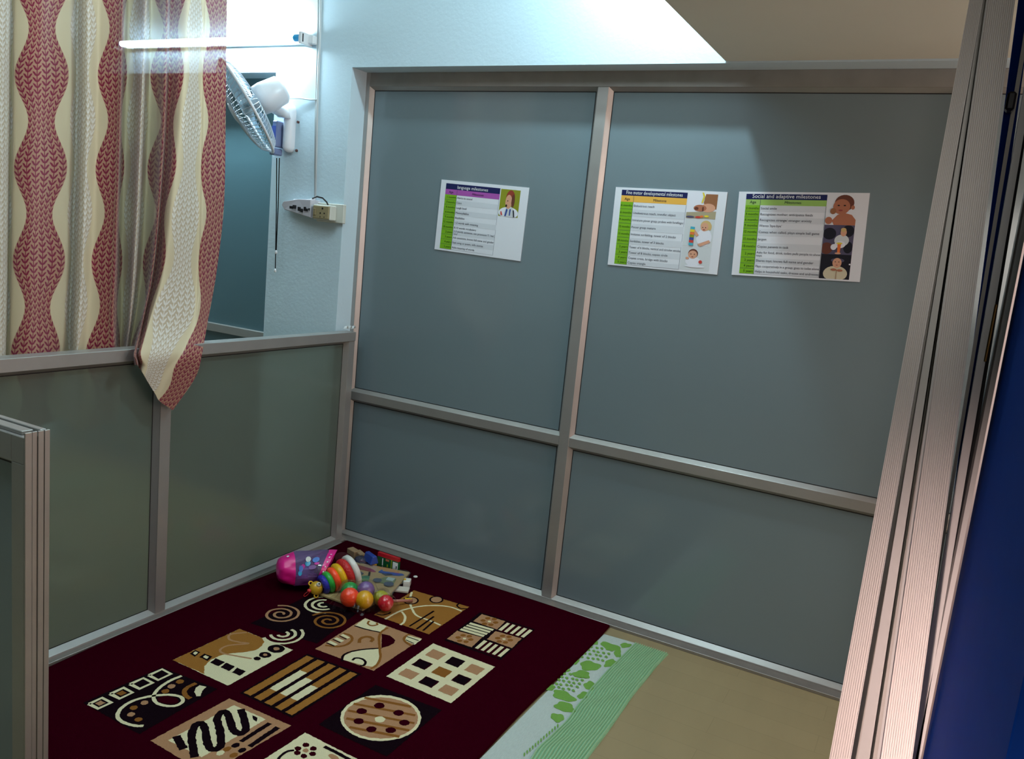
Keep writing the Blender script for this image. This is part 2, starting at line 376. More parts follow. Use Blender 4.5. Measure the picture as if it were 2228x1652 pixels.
# ------------------------------------------------------------------ wall fan
FANW = mat('fan_white', (226, 230, 236), rough=0.3)
FANG = mat('fan_grey_blue', (120, 132, 170), rough=0.35)
FANB = mat('fan_blade', (170, 200, 215), rough=0.25, coat=0.4)
WIRE = mat('guard_wire', (196, 206, 216), rough=0.35, metal=0.2)
fan = thing('wall_fan', (-0.42, -0.1, 1.84), 'white wall fan with wire guard on a bracket beside the curtain', 'fan')
# mounting bracket standing off the wall
def pxy(px, py, y): return hit(px, py, 1, y)
b0 = pxy(618, 232, -0.16); b1 = pxy(610, 338, -0.16)
bxm = 0.5*(b0[0]+b1[0]) - 0.040
prof = [(-0.10, 2.0), ]
br_b = MB()
br_b.lathe((bxm+0.035, -0.1, b1[2]+0.02), (0, 0, 1), [(0, 0.012), (0.006, 0.030), (0.02, 0.036), (b0[2]-b1[2]-0.03, 0.036), (b0[2]-b1[2]-0.012, 0.03), (b0[2]-b1[2]-0.004, 0.012)], 20, sq=(1.15, 0.72), up=(0, 1, 0))
br_b.build('wall_bracket', FANW, fan, smooth=True)
zt, zb = b0[2], b1[2]
boxo('control_box', (bxm-0.016, -0.165, zb+0.035), (bxm+0.012, -0.10, zt-0.06), FANG, fan, 0.004)
boxo('blue_label', (bxm-0.015, -0.167, zb+0.075), (bxm+0.008, -0.1645, zb+0.125), mat('label_blue', (58, 78, 168), rough=0.4), fan, 0)
MB().lathe((bxm-0.003, -0.165, zb+0.058), (0, -1, 0), [(0, 0.012), (0.012, 0.011), (0.016, 0.007)], 16).build('speed_knob', FANW, fan, smooth=True)
boxo('cord_outlet', (bxm-0.022, -0.172, zb), (bxm+0.012, -0.12, zb+0.03), FANG, fan, 0.005)
for dz in (zt-0.055, zb+0.03):
    MB().lathe((bxm+0.076, -0.1, dz), (0, -1, 0), [(0, 0.006), (0.006, 0.006), (0.007, 0.004)], 10).build('screw', mat('rusty_screw', (96, 62, 58), rough=0.6), fan)
# arm from bracket top to the head
pa = pxy(618, 246, -0.15); pb_ = pxy(588, 232, -0.20)
MB().tube([pa + np.array([0, 0.0, -0.02]), pa, pb_], [0.030, 0.027, 0.021], 14).build('arm', FANW, fan, smooth=True)
# head
axis = -0.80*_r - 0.50*_u - 0.20*_fw; axis /= np.linalg.norm(axis)
hc = pxy(546, 228, -0.30)
mc = hc - axis*0.02
MB().lathe(hc, axis, [(-0.165, 0.012), (-0.160, 0.045), (-0.145, 0.060), (-0.07, 0.066), (-0.035, 0.062), (-0.03, 0.03), (-0.005, 0.02)], 28).build('motor_housing', FANW, fan, smooth=True)
MB().tube([pb_, hc - axis*0.12 + np.array([0, 0, -0.045])], [0.02, 0.03], 12).build('neck', FANW, fan, smooth=True)
up = np.array([0, 0, 1.0]); e1 = up-axis*(up@axis); e1 /= np.linalg.norm(e1); e2 = np.cross(axis, e1)
RG = 0.208
def ring(c, r, n=48): return [c + r*(math.cos(2*math.pi*k/n)*e1 + math.sin(2*math.pi*k/n)*e2) for k in range(n)]
MB().tube(ring(hc+axis*0.02, RG), 0.006, 8, closed=True).build('guard_rim', FANW, fan, smooth=True)
gw = MB(); gb = MB()
for k in range(64):
    a = 2*math.pi*k/64; d = math.cos(a)*e1 + math.sin(a)*e2
    gw.tube([hc + axis*(0.02+0.062*math.sqrt(max(0, 1-(r/RG)**2.2))) + d*r for r in np.linspace(0.04, RG, 7)], 0.0013, 4, caps=False)
    gb.tube([hc + axis*(0.02-0.05*math.sqrt(max(0, 1-(r/RG)**2.5))) + d*r for r in np.linspace(0.062, RG, 7)], 0.0013, 4, caps=False)
for r in (0.11, 0.17):
    gw.tube(ring(hc + axis*(0.02+0.062*math.sqrt(1-(r/RG)**2.2)), r), 0.0014, 4, closed=True)
tag(gw.build('front_guard', WIRE, fan, smooth=True), kind='stuff'); tag(gb.build('rear_guard', WIRE, fan, smooth=True), kind='stuff')
MB().lathe(hc+axis*0.078, axis, [(0, 0.045), (0.006, 0.045), (0.010, 0.03)], 24).build('guard_badge', FANW, fan, smooth=True)
MB().lathe(hc, axis, [(0.0, 0.034), (0.035, 0.034), (0.045, 0.02)], 20).build('hub', FANB, fan, smooth=True)
for k in range(3):
    a0 = 2*math.pi*k/3 + 0.5; bl = MB(); vs = []
    for r in np.linspace(0.03, 0.18, 8):
        wdt = 0.30 + 0.75*math.sin(math.pi*min(1, (r-0.02)/0.21))**0.8
        for s in np.linspace(-0.5, 0.5, 7):
            a = a0 + s*wdt; vs.append(hc + axis*(0.018+0.03*s) + r*(math.cos(a)*e1+math.sin(a)*e2))
    bl.add(vs, [(i*7+j, i*7+j+1, (i+1)*7+j+1, (i+1)*7+j) for i in range(7) for j in range(6)])
    bl.build('blade', FANB, fan, smooth=True)
for (xa, ya, xb, yb) in ((602, 344, 599, 585), (608, 344, 601, 545)):
    A, B = pxy(xa, ya, -0.145), pxy(xb, yb, -0.145)
    pc = MB().tube([A, A*0.5+B*0.5+np.array([0.002, 0, 0]), B], 0.0022, 6).build('pull_cord', mat('cord_black', (16, 16, 18), rough=0.9, spec=0.1), fan)
    MB().lathe(B+np.array([0, 0, -0.016]), (0, 0, 1), [(0, 0.003), (0.003, 0.006), (0.012, 0.005), (0.017, 0.002)], 10).build('cord_bead', WHITE_PL, pc, smooth=True)

# ------------------------------------------------------------------ sockets and wiring on the pier
BEIGE = mat('beige_socket', (150, 138, 104), rough=0.45)
IVORY = mat('ivory_plastic', (205, 208, 198), rough=0.4)
sk = thing('socket_box', (-0.17, -0.1, 1.5), 'beige square wall socket on an ivory back plate beside the white extension board', 'socket')
A = pxy(683, 446, -0.16); B = pxy(716, 478, -0.16)
xa, xb, za, zb2 = A[0], B[0], B[2], A[2]
boxo('back_plate', (xa-0.02, -0.118, za-0.012), (xb+0.042, -0.1, zb2+0.014), IVORY, sk, 0.003)
boxo('body', (xa-0.006, -0.158, za-0.004), (xb+0.004, -0.118, zb2+0.004), IVORY, sk, 0.004)
boxo('socket_face', (xa, -0.166, za), (xb, -0.158, zb2), BEIGE, sk, 0.003)
cx, cz = (xa+xb)/2+0.010, (za+zb2)/2
for dx, dz, r in ((0, 0.016, 0.0045), (-0.011, -0.004, 0.0035), (0.011, -0.004, 0.0035), (-0.011, -0.02, 0.0025), (0.011, -0.02, 0.0025)):
    MB().lathe((cx+dx, -0.1665, cz+dz), (0, 1, 0), [(0, r), (0.0007, r)], 12).build('socket_hole', BLACK, sk)
boxo('rocker_switch', (xa+0.006, -0.170, cz-0.014), (xa+0.019, -0.166, cz+0.014), mat('switch_tan', (138, 124, 92), rough=0.4), sk, 0.001)
eb = thing('extension_board', (-0.35, -0.1, 1.5), 'white extension board with rounded end beside the beige wall socket', 'extension board')
V = [pxy(612, 446, -0.145), pxy(616, 438, -0.145), pxy(650, 433, -0.15), pxy(676, 434, -0.165), pxy(675, 474, -0.165), pxy(645, 465, -0.15), pxy(618, 456, -0.145)]
Vb = [p.copy() for p in V]
for p in Vb: p[1] = -0.1
nV = len(V)
MB().add(V+Vb, [tuple(range(nV)), tuple(range(2*nV-1, nV-1, -1))]+[(i, (i+1) % nV, nV+(i+1) % nV, nV+i) for i in range(nV)]).build('body', mat('lilac_white_plastic', (198, 194, 202), rough=0.4), eb, bevel=0.003)
for px, py, w_, h_ in ((630, 448, 2, 6), (637, 446, 2, 8), (648, 450, 2, 9), (654, 454, 2, 8), (661, 450, 2, 9), (666, 454, 2, 6), (671, 453, 2, 5)):
    p = pxy(px, py, -0.168); q = pxy(px+w_, py+h_, -0.168)
    boxo('socket_slot', (p[0], -0.1685, q[2]), (q[0], -0.150, p[2]), BLACK, eb, 0)
MB().tube([pxy(686, 432, -0.112), pxy(676, 436, -0.125), pxy(660, 437, -0.12), pxy(640, 436, -0.112)], 0.006, 8).build('lead', WHITE_PL, eb, smooth=True)
cwm = mat('cable_cover', (196, 204, 206), rough=0.5)
cc = MB()
p0, p1, p2, p3 = pxy(700, -160, -0.1), pxy(697, 60, -0.1), pxy(691, 215, -0.1), pxy(686, 432, -0.1)
cc.tube([p0, p1, p2, p3], 0.006, 8); cc.tube([p0+np.array([-0.014,0,0]), p1+np.array([-0.014,0,0]), p2+np.array([-0.010,0,0]), p3+np.array([-0.002,0,0])], 0.004, 8)
tag(cc.build('wall_cable', cwm, smooth=True), 'pale double cable running down the plaster wall to the sockets', 'cable')
tag(MB().tube([pxy(680, 432, -0.125), pxy(690, 428, -0.14), pxy(702, 431, -0.14), pxy(711, 440, -0.135), pxy(714, 447, -0.13)], 0.0035, 8).build('black_cable', BLACK, smooth=True), 'short black cable curling over the top of the socket box', 'cable')
tag(MB().tube([pxy(690, 217, -0.105), pxy(675, 217, -0.105), pxy(652, 214, -0.108), pxy(630, 214, -0.115)], 0.003, 6).build('fan_cable', cwm, smooth=True), 'thin pale cable running level from the wall fan to the vertical cable', 'cable')
# bits of torn paper tape left on the corner of the low rail
tp = MB(); c0 = hit(757, 716, 0, -0.02)
for k in range(3):
    pts = [c0 + np.array([0.004*k, -0.03+0.02*k + 0.012*s, 0.012*math.sin(s*2.6)+0.001]) for s in np.linspace(0, 1.2, 7)]
    vs = []
    for p in pts: vs += [p, p+np.array([0.014, 0.003, 0.004])]
    tp.add(vs, [(2*i, 2*i+1, 2*i+3, 2*i+2) for i in range(6)])
tag(tp.build('torn_tape', mat('tape_white', (215, 220, 220), rough=0.5)), 'curled scraps of white tape on the low rail at the corner', 'tape')

# ------------------------------------------------------------------ curtain
def curtain_material():
    m = bpy.data.materials.new('curtain_fabric'); m.use_nodes = True; nt = m.node_tree; Ex.nt = nt
    b = nt.nodes['Principled BSDF']; uvn = nt.nodes.new('ShaderNodeUVMap'); uvn.uv_map = 'UVMap'
    sp = nt.nodes.new('ShaderNodeSeparateXYZ'); nt.links.new(uvn.outputs[0], sp.inputs[0])
    u = Ex(sp.outputs[0])*1000.0; v = Ex(sp.outputs[1])*1000.0
    P = 240.0
    def band(c, w0, w1, vc, n, pitch):
        d = (u - (c - P/2)).mod(P) - P/2
        w = ((v-vc)*(2*math.pi/202.0)).cos()*w1 + w0
        s = d/w
        inside = s.abs().lt(1.0)
        k = (s+1.0)*(n/2.0); t = k.frac() - 0.5
        ta = t.abs()
        ph = (v/pitch + ta*1.5 + (k - k.frac())*0.37).frac()
        # leaf: lens-shaped chevron arms either side of the stalk
        leaf = Ex.op('MULTIPLY', (ph-0.42).abs().lt(0.29 - (ta-0.24).abs()*0.75), ta.lt(0.47))
        stem = ta.lt(0.055)
        msk = Ex.op('MAXIMUM', leaf, stem)
        return inside, Ex.op('MULTIPLY', inside, msk)
    mi, ml = band(90, 45, 16, 163, 6, 13.0)
    wi, wlf = band(210, 41, 13, 60, 6, 13.0)
    cream = lin((222, 206, 170))
    c = mixcol(nt, mi, cream, lin((184, 138, 112)))
    c = mixcol(nt, wi, c, lin((204, 186, 158)))
    c = mixcol(nt, ml, c, lin((132, 16, 56)))
    c = mixcol(nt, wlf, c, lin((236, 230, 220)))
    nt.links.new(c, b.inputs['Base Color']); b.inputs['Roughness'].default_value = 0.42; b.inputs['Specular IOR Level'].default_value = 0.4
    b.inputs['Sheen Weight'].default_value = 0.25
    bp = nt.nodes.new('ShaderNodeBump'); bp.inputs['Strength'].default_value = 0.35; bp.inputs['Distance'].default_value = 0.002
    hh = Ex.op('MAXIMUM', ml, wlf); nt.links.new(hh.s, bp.inputs['Height']); nt.links.new(bp.outputs[0], b.inputs['Normal'])
    tr = nt.nodes.new('ShaderNodeBsdfTranslucent'); nt.links.new(c, tr.inputs['Color'])
    tp_ = nt.nodes.new('ShaderNodeBsdfTransparent')
    m1 = nt.nodes.new('ShaderNodeMixShader'); m1.inputs[0].default_value = 0.22
    nt.links.new(b.outputs[0], m1.inputs[1]); nt.links.new(tr.outputs[0], m1.inputs[2])
    m2 = nt.nodes.new('ShaderNodeMixShader'); m2.inputs[0].default_value = 0.035
    nt.links.new(m1.outputs[0], m2.inputs[1]); nt.links.new(tp_.outputs[0], m2.inputs[2])
    nt.links.new(m2.outputs[0], nt.nodes['Material Output'].inputs['Surface'])
    return m
rows = [-330, 0, 250, 450, 600, 700, 738, 768]
K = [  # u, depth, x at 0,250,450,600,700,765
 (-120, .00, -75, -78, -80, -82, -84, -86), (-35, .025, 10, 6, 5, 4, 3, 2), (15, -.05, 27, 25, 22, 20, 18, 16), (30, -.01, 34, 32, 30, 28, 26, 24),
 (90, .022, 92, 90, 85, 82, 80, 78), (150, .0, 150, 148, 143, 140, 135, 130), (185, -.055, 168, 166, 160, 155, 151, 150), (230, .012, 190, 188, 182, 176, 170, 166),
 (270, .0, 215, 212, 205, 198, 192, 187), (325, .030, 258, 253, 246, 239, 234, 231), (345, .036, 268, 262, 256, 251, 248, 250),
 (375, -.085, 274, 268, 262, 260, 260, 258), (430, -.05, 300, 292, 285, 281, 276, 268), (465, .034, 318, 308, 300, 291, 283, 275),
 (500, -.085, 326, 320, 312, 304, 292, 280), (530, -.045, 345, 340, 331, 320, 302, 286), (548, .040, 364, 357, 345, 330, 310, 292),
 (570, -.045, 371, 364, 350, 334, 312, 298), (610, .015, 397, 384, 364, 347, 322, 303), (640, .032, 411, 398, 378, 358, 330, 310),
 (690, .024, 426, 419, 406, 394, 378, 350), (740, .012, 441, 437, 432, 427, 418, 392), (770, .018, 452, 447, 443, 437, 428, 408), (840, .0, 494, 491, 487, 470, 452, 440)]
HEM = {548: ((294, 782), (297, 794)), 570: ((302, 788), (302, 800)), 610: ((310, 795), (308, 808)), 640: ((320, 800), (314, 818)), 690: ((332, 806), (322, 832)),
       740: ((356, 812), (338, 858)), 770: ((372, 818), (346, 872)), 840: ((426, 820), (376, 893))}
us = np.array([k[0] for k in K], float)
G = np.zeros((len(K), 10, 5))     # x3d, y3d, z3d, u, v
for i, k in enumerate(K):
    u_, d = k[0], k[1]*1.35; xs = list(k[2:])
    xr = [xs[0] + (xs[0]-xs[1])*0.5 + 8, xs[0], xs[1], xs[2], xs[3], xs[4], xs[4]*0.45+xs[5]*0.55, xs[5]]
    front = u_ >= 548
    for j, (x_, y_) in enumerate(zip(xr, rows)):
        pl = -0.115 + d
        if front:
            if j == 5: pl = -0.065 + d*0.6
            if j == 6: pl = -0.022 + d*0.4
            if j == 7: pl = 0.020 + d*0.3
        G[i, j] = (*hit(x_, y_, 0, pl), u_, y_)
    if front:
        (xa_, ya_), (xh, yh) = HEM[u_]
        G[i, 8] = (*hit(xa_, ya_, 0, 0.026 + d*0.4), u_, 768+70); G[i, 9] = (*hit(xh, yh, 0, 0.03 + d*0.3), u_, 768+150)
    else:
        yh_ = 925 + 12*math.sin(u_*0.03) if u_ < 400 else 800
        G[i, 8] = (*hit(xs[5]-2, 850 if u_ < 400 else 785, 0, -0.095 + d*0.9), u_, 850); G[i, 9] = (*hit(xs[5]-4, yh_, 0, -0.09 + d*0.9), u_, 935)
def catmull(ts, V_, t):
    out = np.zeros((len(t),)+V_.shape[1:]); idx = np.clip(np.searchsorted(ts, t, side='right')-1, 0, len(ts)-2)
    for q, (i, tt) in enumerate(zip(idx, t)):
        h_ = ts[i+1]-ts[i]; s = (tt-ts[i])/h_
        m0 = (V_[i+1]-V_[i-1])/(ts[i+1]-ts[i-1])*h_ if i > 0 else V_[i+1]-V_[i]
        m1 = (V_[i+2]-V_[i])/(ts[i+2]-ts[i])*h_ if i < len(ts)-2 else V_[i+1]-V_[i]
        out[q] = (2*s**3-3*s**2+1)*V_[i] + (s**3-2*s**2+s)*m0 + (-2*s**3+3*s**2)*V_[i+1] + (s**3-s**2)*m1
    return out
NU, NV = 300, 100
G2 = catmull(us, G, np.linspace(us[0], us[-1], NU))
tv = np.array([-330, 0, 250, 450, 600, 700, 738, 768, 838, 918.0])
G3 = catmull(tv, np.swapaxes(G2, 0, 1), np.linspace(tv[0], tv[-1], NV))     # NV x NU x 5
me = bpy.data.meshes.new('curtain')
me.from_pydata([tuple(p) for p in G3[..., :3].reshape(-1, 3)], [], [(j*NU+i, j*NU+i+1, (j+1)*NU+i+1, (j+1)*NU+i) for j in range(NV-1) for i in range(NU-1)])
uvl = me.uv_layers.new(name='UVMap'); flat = G3.reshape(-1, 5)
li = np.zeros(len(me.loops), int); me.loops.foreach_get('vertex_index', li)
uvl.data.foreach_set('uv', (flat[li][:, 3:5]/1000.0).ravel())
me.polygons.foreach_set('use_smooth', [True]*len(me.polygons)); me.materials.append(curtain_material())
cu = bpy.data.objects.new('curtain', me); COL.objects.link(cu)
tag(cu, 'cream curtain with wavy maroon and white leaf stripes, one corner over the low rail', 'curtain')
top = G3[0, :, :3]
cr = thing('curtain_rod', (-0.105, -1.3, float(top[:, 2].max())), 'metal rod from which the leaf striped curtain hangs', 'curtain rod')
zr = float(top[:, 2].max())+0.005
MB().tube([(-0.105, -2.2, zr), (-0.105, -0.6, zr)], 0.012, 12).build('rod', ALU, cr, smooth=True)
for yy in (-2.15, -0.65):
    MB().tube([(-0.105, yy, zr), (-0.105, yy, ZC)], 0.006, 8).build('drop_rod', ALU, cr, smooth=True)

# ------------------------------------------------------------------ posters
def flat(name, rgb): return mat('print_'+name, rgb, rough=0.45, spec=0.3)
PAPER = mat('poster_paper', (222, 226, 232), rough=0.4, spec=0.35)
NAVY = flat('navy', (22, 30, 84)); GREEN = flat('green', (122, 178, 30)); INK = flat('ink', (28, 30, 52)); PURPLE = flat('purple', (168, 84, 170))
ORANGE_ = flat('orange', (232, 178, 76)); LGREEN = flat('light_green', (150, 190, 96)); GREYROW = flat('grey_row', (208, 213, 219)); INKG = flat('green_ink', (30, 62, 14)); LINEC = flat('line', (60, 66, 84))
PWHITE = flat('white', (236, 240, 240))
_txt = {}
def text_mesh(s):
    if s in _txt: return _txt[s]
    c = bpy.data.curves.new('t', 'FONT'); c.body = s; c.size = 1.0; c.resolution_u = 2
    o = bpy.data.objects.new('t', c); COL.objects.link(o)
    dg = bpy.context.evaluated_depsgraph_get(); m = o.evaluated_get(dg).to_mesh()
    vs = np.array([v.co[:2] for v in m.vertices]); fs = [tuple(p.vertices) for p in m.polygons]
    o.evaluated_get(dg).to_mesh_clear(); bpy.data.objects.remove(o); bpy.data.curves.remove(c)
    _txt[s] = (vs, fs); return _txt[s]
def poster(corners, label, title, head_m, head_l, ages, texts, vrows, vn, uc, utr, photos, ages_col=INKG):
    TL, TR, BR, BL = [hit(x, y, 1, 0.0185) for x, y in corners]
    eu = ((TR-TL)+(BR-BL))/2; ev = ((BL-TL)+(BR-TR))/2
    base = (TL+TR+BL+BR)/4 - eu/2 - ev/2
    Wm, Hm = np.linalg.norm(eu), np.linalg.norm(ev)
    def P(u, v, l=0):
        p = base + eu*u + ev*v; p[1] = 0.0185 - 0.0003*l - 0.0006*math.sin(u*3.1)*math.sin(v*3.1); return p
    root = thing('milestone_poster', tuple(P(0.5, 1)), label, 'poster', 'development posters on the glass partition')
    n = 8; g = MB(); vs = [P(i/n, j/n) for j in range(n+1) for i in range(n+1)]
    bk = [(p[0], 0.0215, p[2]) for p in vs]
    fs = [(j*(n+1)+i, j*(n+1)+i+1, (j+1)*(n+1)+i+1, (j+1)*(n+1)+i) for j in range(n) for i in range(n)]
    g.add(vs, fs); g.add(bk, [f[::-1] for f in fs]); N1 = (n+1)**2
    rim = list(range(n+1)) + [(j+1)*(n+1)-1 for j in range(1, n+1)] + [n*(n+1)+i for i in range(n-1, -1, -1)] + [j*(n+1) for j in range(n-1, 0, -1)]
    g.f += [(rim[k], rim[(k+1) % len(rim)], rim[(k+1) % len(rim)]+N1, rim[k]+N1) for k in range(len(rim))]; g.mi += [0]*len(rim)
    g.build('sheet', PAPER, root)
    def rect(mb, u0, u1, v0, v1, l, mi=0, k=4):
        for q in range(k):
            a, b = u0+(u1-u0)*q/k, u0+(u1-u0)*(q+1)/k
            mb.add([P(a, v0, l), P(b, v0, l), P(b, v1, l), P(a, v1, l)], [(0,1,2,3)], mi)
    ul = 0.062
    mb = MB(); rect(mb, ul, utr, vn[0], vn[1], 1); mb.build('title_band', NAVY, root)
    mb = MB(); rect(mb, ul, utr, vn[1], vrows[0], 1); mb.build('column_heading_band', head_m, root)
    mb = MB(); rect(mb, ul, uc, vrows[0], vrows[-1], 1); mb.build('age_column', GREEN, root)
    mb = MB()
    for i in range(len(vrows)-1):
        if i % 2 == (0 if 'Social' in title else 1): rect(mb, uc, utr, vrows[i], vrows[i+1], 1)
    mb.build('shaded_rows', GREYROW, root)
    ln = MB()
    for i in range(1, len(vrows)-1): rect(ln, ul, uc, vrows[i]-0.0015, vrows[i]+0.0015, 2)
    rect(ln, utr-0.002, utr, vrows[0], vrows[-1], 2); rect(ln, uc-0.0015, uc+0.0015, vn[1], vrows[-1], 2); rect(ln, ul, utr, vrows[-1]-0.002, vrows[-1], 2)
    ln.build('table_lines', LINEC, root)
    tx = MB()
    def put(s, u, v, hgt, mi, align='l', maxw=None, l=3):
        vs, fs = text_mesh(s)
        if len(vs) == 0: return
        w = vs[:, 0].max(); sc = hgt/0.72; ws = sc*w*Hm/Wm; sq = 1.0
        if maxw and ws > maxw: sq = maxw/ws
        o = u - (ws*sq if align == 'r' else ws*sq/2 if align == 'c' else 0)
        tx.add([P(o + p[0]*sc*sq*Hm/Wm, v - p[1]*sc, l) for p in vs], fs, mi)
    put(title, (ul+utr)/2, vn[1]-0.018, 0.046, 0, 'c', (utr-ul)*0.86)
    put('Age', (ul+uc)/2, vrows[0]-0.022, 0.034, 1, 'c'); put(head_l, (uc+utr)/2, vrows[0]-0.022, 0.032, 1, 'c')
    for i, (a, t) in enumerate(zip(ages, texts)):
        vm = (vrows[i]+vrows[i+1])/2
        put(a, uc-0.008, vm+0.012, 0.029, 2, 'r', uc-ul-0.012)
        ls = t.split('|')
        for q, s in enumerate(ls): put(s, uc+0.008, vm+0.012+(q-(len(ls)-1)/2)*0.036, 0.029, 1, 'l', utr-uc-0.012)
    tx.keepn = True
    tx.build('printed_text', [PWHITE, INK, ages_col], root)
    for (u0, u1, v0, v1, bg, shapes) in photos:
        ph = MB(); ml = [bg]; rect(ph, u0, u1, v0, v1, 1)
        for q, (cu_, cv_, ru, rv, m_) in enumerate(shapes):
            if m_ not in ml: ml.append(m_)
            pts = []
            if isinstance(ru, list):
                pts = [P(u0+(u1-u0)*a, v0+(v1-v0)*b, 2+q*0.5) for a, b in ru]
            else:
                for k in range(22):
                    a = 2*math.pi*k/22
                    x_, y_ = min(1, max(0, cu_+ru*math.cos(a))), min(1, max(0, cv_+rv*math.sin(a)))
                    pts.append(P(u0+(u1-u0)*x_, v0+(v1-v0)*y_, 2+q*0.5))
            ph.add(pts, [tuple(range(len(pts)))], ml.index(m_))
        ph.build('photo_print', ml, root)
    return root
SK = flat('skin', (214, 160, 130)); SKD = flat('skin_shade', (176, 112, 84)); HR = flat('hair_brown', (104, 58, 44)); HRR = flat('hair_red', (150, 60, 44)); BLO = flat('hair_blond', (206, 176, 116))
YG = flat('yellow_green', (140, 146, 36)); SHW = flat('shirt_white', (226, 228, 236)); BL_ = flat('blue', (52, 76, 150)); TEA = flat('teal', (70, 170, 190)); YE = flat('yellow', (226, 204, 60)); OR2 = flat('orange2', (230, 120, 60))
BRN = flat('brown', (150, 100, 66)); SAND = flat('sand', (170, 160, 130)); DK = flat('dark', (24, 22, 34)); DK2 = flat('dusk', (84, 80, 104)); CREAM_ = flat('cream', (208, 200, 172)); PALE = flat('pale', (206, 212, 214)); RD = flat('red', (200, 70, 60))
EYE = flat('eye', (40, 26, 26)); LIP = flat('lip', (150, 66, 66))
poster([(961, 391), (1151, 408), (1132, 569), (945, 542)], 'white wall poster of language milestones with purple heading band and one child photo', 'language milestones', PURPLE, 'Milestones',
  ['1 months', '3 months', '4 months', '6 months', '9 months', '12 months', '18 months', '2 years', '3 years', '4 years', '5 years'],
  ['Alerts to sound', 'Coos', 'Laugh loud', 'Monosyllables', 'Bisyllables', '1-2 words with meaning', '8-10 words vocabulary', "2-3 words sentence, use pronouns 'I', 'me',|'you'", 'Ask questions, knows full name and gender', 'Says song or poem, tells stories', 'Asks meaning of words'],
  list(np.linspace(0.2, 0.972, 12)), (0.045, 0.125), 0.2, 0.69,
  [(0.70, 0.915, 0.05, 0.42, YG, [(0.5, 0.86, 0.5, 0.22, SHW), (0.55, 0.92, 0.27, 0.30, PALE), (0.53, 0.30, 0.22, 0.28, HRR), (0.46, 0.45, 0.17, 0.26, SK), (0.63, 0.48, 0.04, 0.07, SKD), (0.68, 0.40, 0.08, 0.24, HR), (0.36, 0.60, 0.045, 0.05, EYE), (0.41, 0.42, 0.025, 0.02, EYE),
    (0, 0, [(0.38, 0.70), (0.46, 0.74), (0.40, 0.98), (0.32, 0.98)], 0, BL_), (0, 0, [(0.55, 0.72), (0.62, 0.70), (0.60, 0.95), (0.55, 0.95)], 0, BL_), (0, 0, [(0.72, 0.74), (0.78, 0.74), (0.84, 1), (0.78, 1)], 0, DK), (0, 0, [(0.1, 0.82), (0.15, 0.82), (0.22, 0.96), (0.12, 0.95)], 0, RD)])])
poster([(1340, 407), (1583, 418), (1560, 598), (1322, 576)], 'white wall poster of fine motor milestones with orange heading band and three pictures', 'Fine motor developmental milestones', ORANGE_, 'Milestone',
  ['4 months', '6 months', '9 months', '12 months', '15 months', '18 months', '2 years', '3 years', '4 years', '5 years'],
  ['Bidextrous reach', 'Unidextrous reach, transfer object', 'Immature pincer grasp; probes with forefinger', 'Pincer grasp mature', 'Imitates scribbling, tower of 2 blocks', 'Scribbles, tower of 3 blocks', 'Tower of 6 blocks, vertical and circular stroke', 'Tower of 8 blocks, copies circle', 'Copies cross, bridge with blocks', 'Copies triangle'],
  [.18, .27, .36, .45, .54, .63, .715, .785, .855, .92, .978], (0.03, 0.10), 0.18, 0.662,
  [(0.67, 0.925, 0.02, 0.335, SHW, [(0, 0, [(0.0, 0.78), (1, 0.7), (1, 1), (0, 1)], 0, SAND), (0, 0, [(0.6, 0.05), (1, 0.05), (1, 0.62), (0.7, 0.6), (0.55, 0.4)], 0, BRN), (0.72, 0.58, 0.24, 0.17, SK), (0.45, 0.60, 0.22, 0.13, SKD), (0.33, 0.62, 0.07, 0.06, HR), (0.55, 0.63, 0.03, 0.09, HR), (0, 0, [(0.47, 0), (0.52, 0.0), (0.58, 0.14), (0.52, 0.4), (0.47, 0.4), (0.52, 0.16)], 0, YE), (0.70, 0.90, 0.08, 0.04, YE), (0.42, 0.95, 0.10, 0.04, RD), (0.54, 0.92, 0.06, 0.04, OR2), (0.15, 0.95, 0.14, 0.04, DK2)]),
   (0.67, 0.925, 0.345, 0.675, PALE, [(0.70, 0.66, 0.26, 0.32, SHW), (0.72, 0.22, 0.18, 0.19, BLO), (0.68, 0.27, 0.13, 0.16, SK), (0.87, 0.26, 0.05, 0.12, BLO), (0.62, 0.29, 0.018, 0.018, EYE), (0.72, 0.29, 0.018, 0.018, EYE), (0.67, 0.37, 0.04, 0.016, LIP), (0, 0, [(0.20, 0.33), (0.30, 0.30), (0.52, 0.58), (0.44, 0.64)], 0, SK), (0, 0, [(0.5, 0.92), (0.88, 0.74), (0.94, 0.82), (0.6, 1.0)], 0, SK)]
      + [(0, 0, [(0.21, 0.28+0.1*k), (0.36, 0.29+0.1*k), (0.36, 0.385+0.1*k), (0.21, 0.375+0.1*k)], 0, c_) for k, c_ in enumerate([TEA, YE, OR2, YG, BL_, RD, TEA])]),
   (0.67, 0.925, 0.68, 0.975, PALE, [(0.42, 0.62, 0.26, 0.20, SHW), (0.40, 0.30, 0.17, 0.20, HR), (0.39, 0.34, 0.155, 0.17, SK), (0.33, 0.32, 0.018, 0.02, EYE), (0.45, 0.32, 0.018, 0.02, EYE), (0.39, 0.43, 0.035, 0.016, LIP), (0.22, 0.50, 0.06, 0.05, SK), (0.68, 0.62, 0.06, 0.07, RD), (0.5, 0.82, 0.34, 0.05, SHW)])])
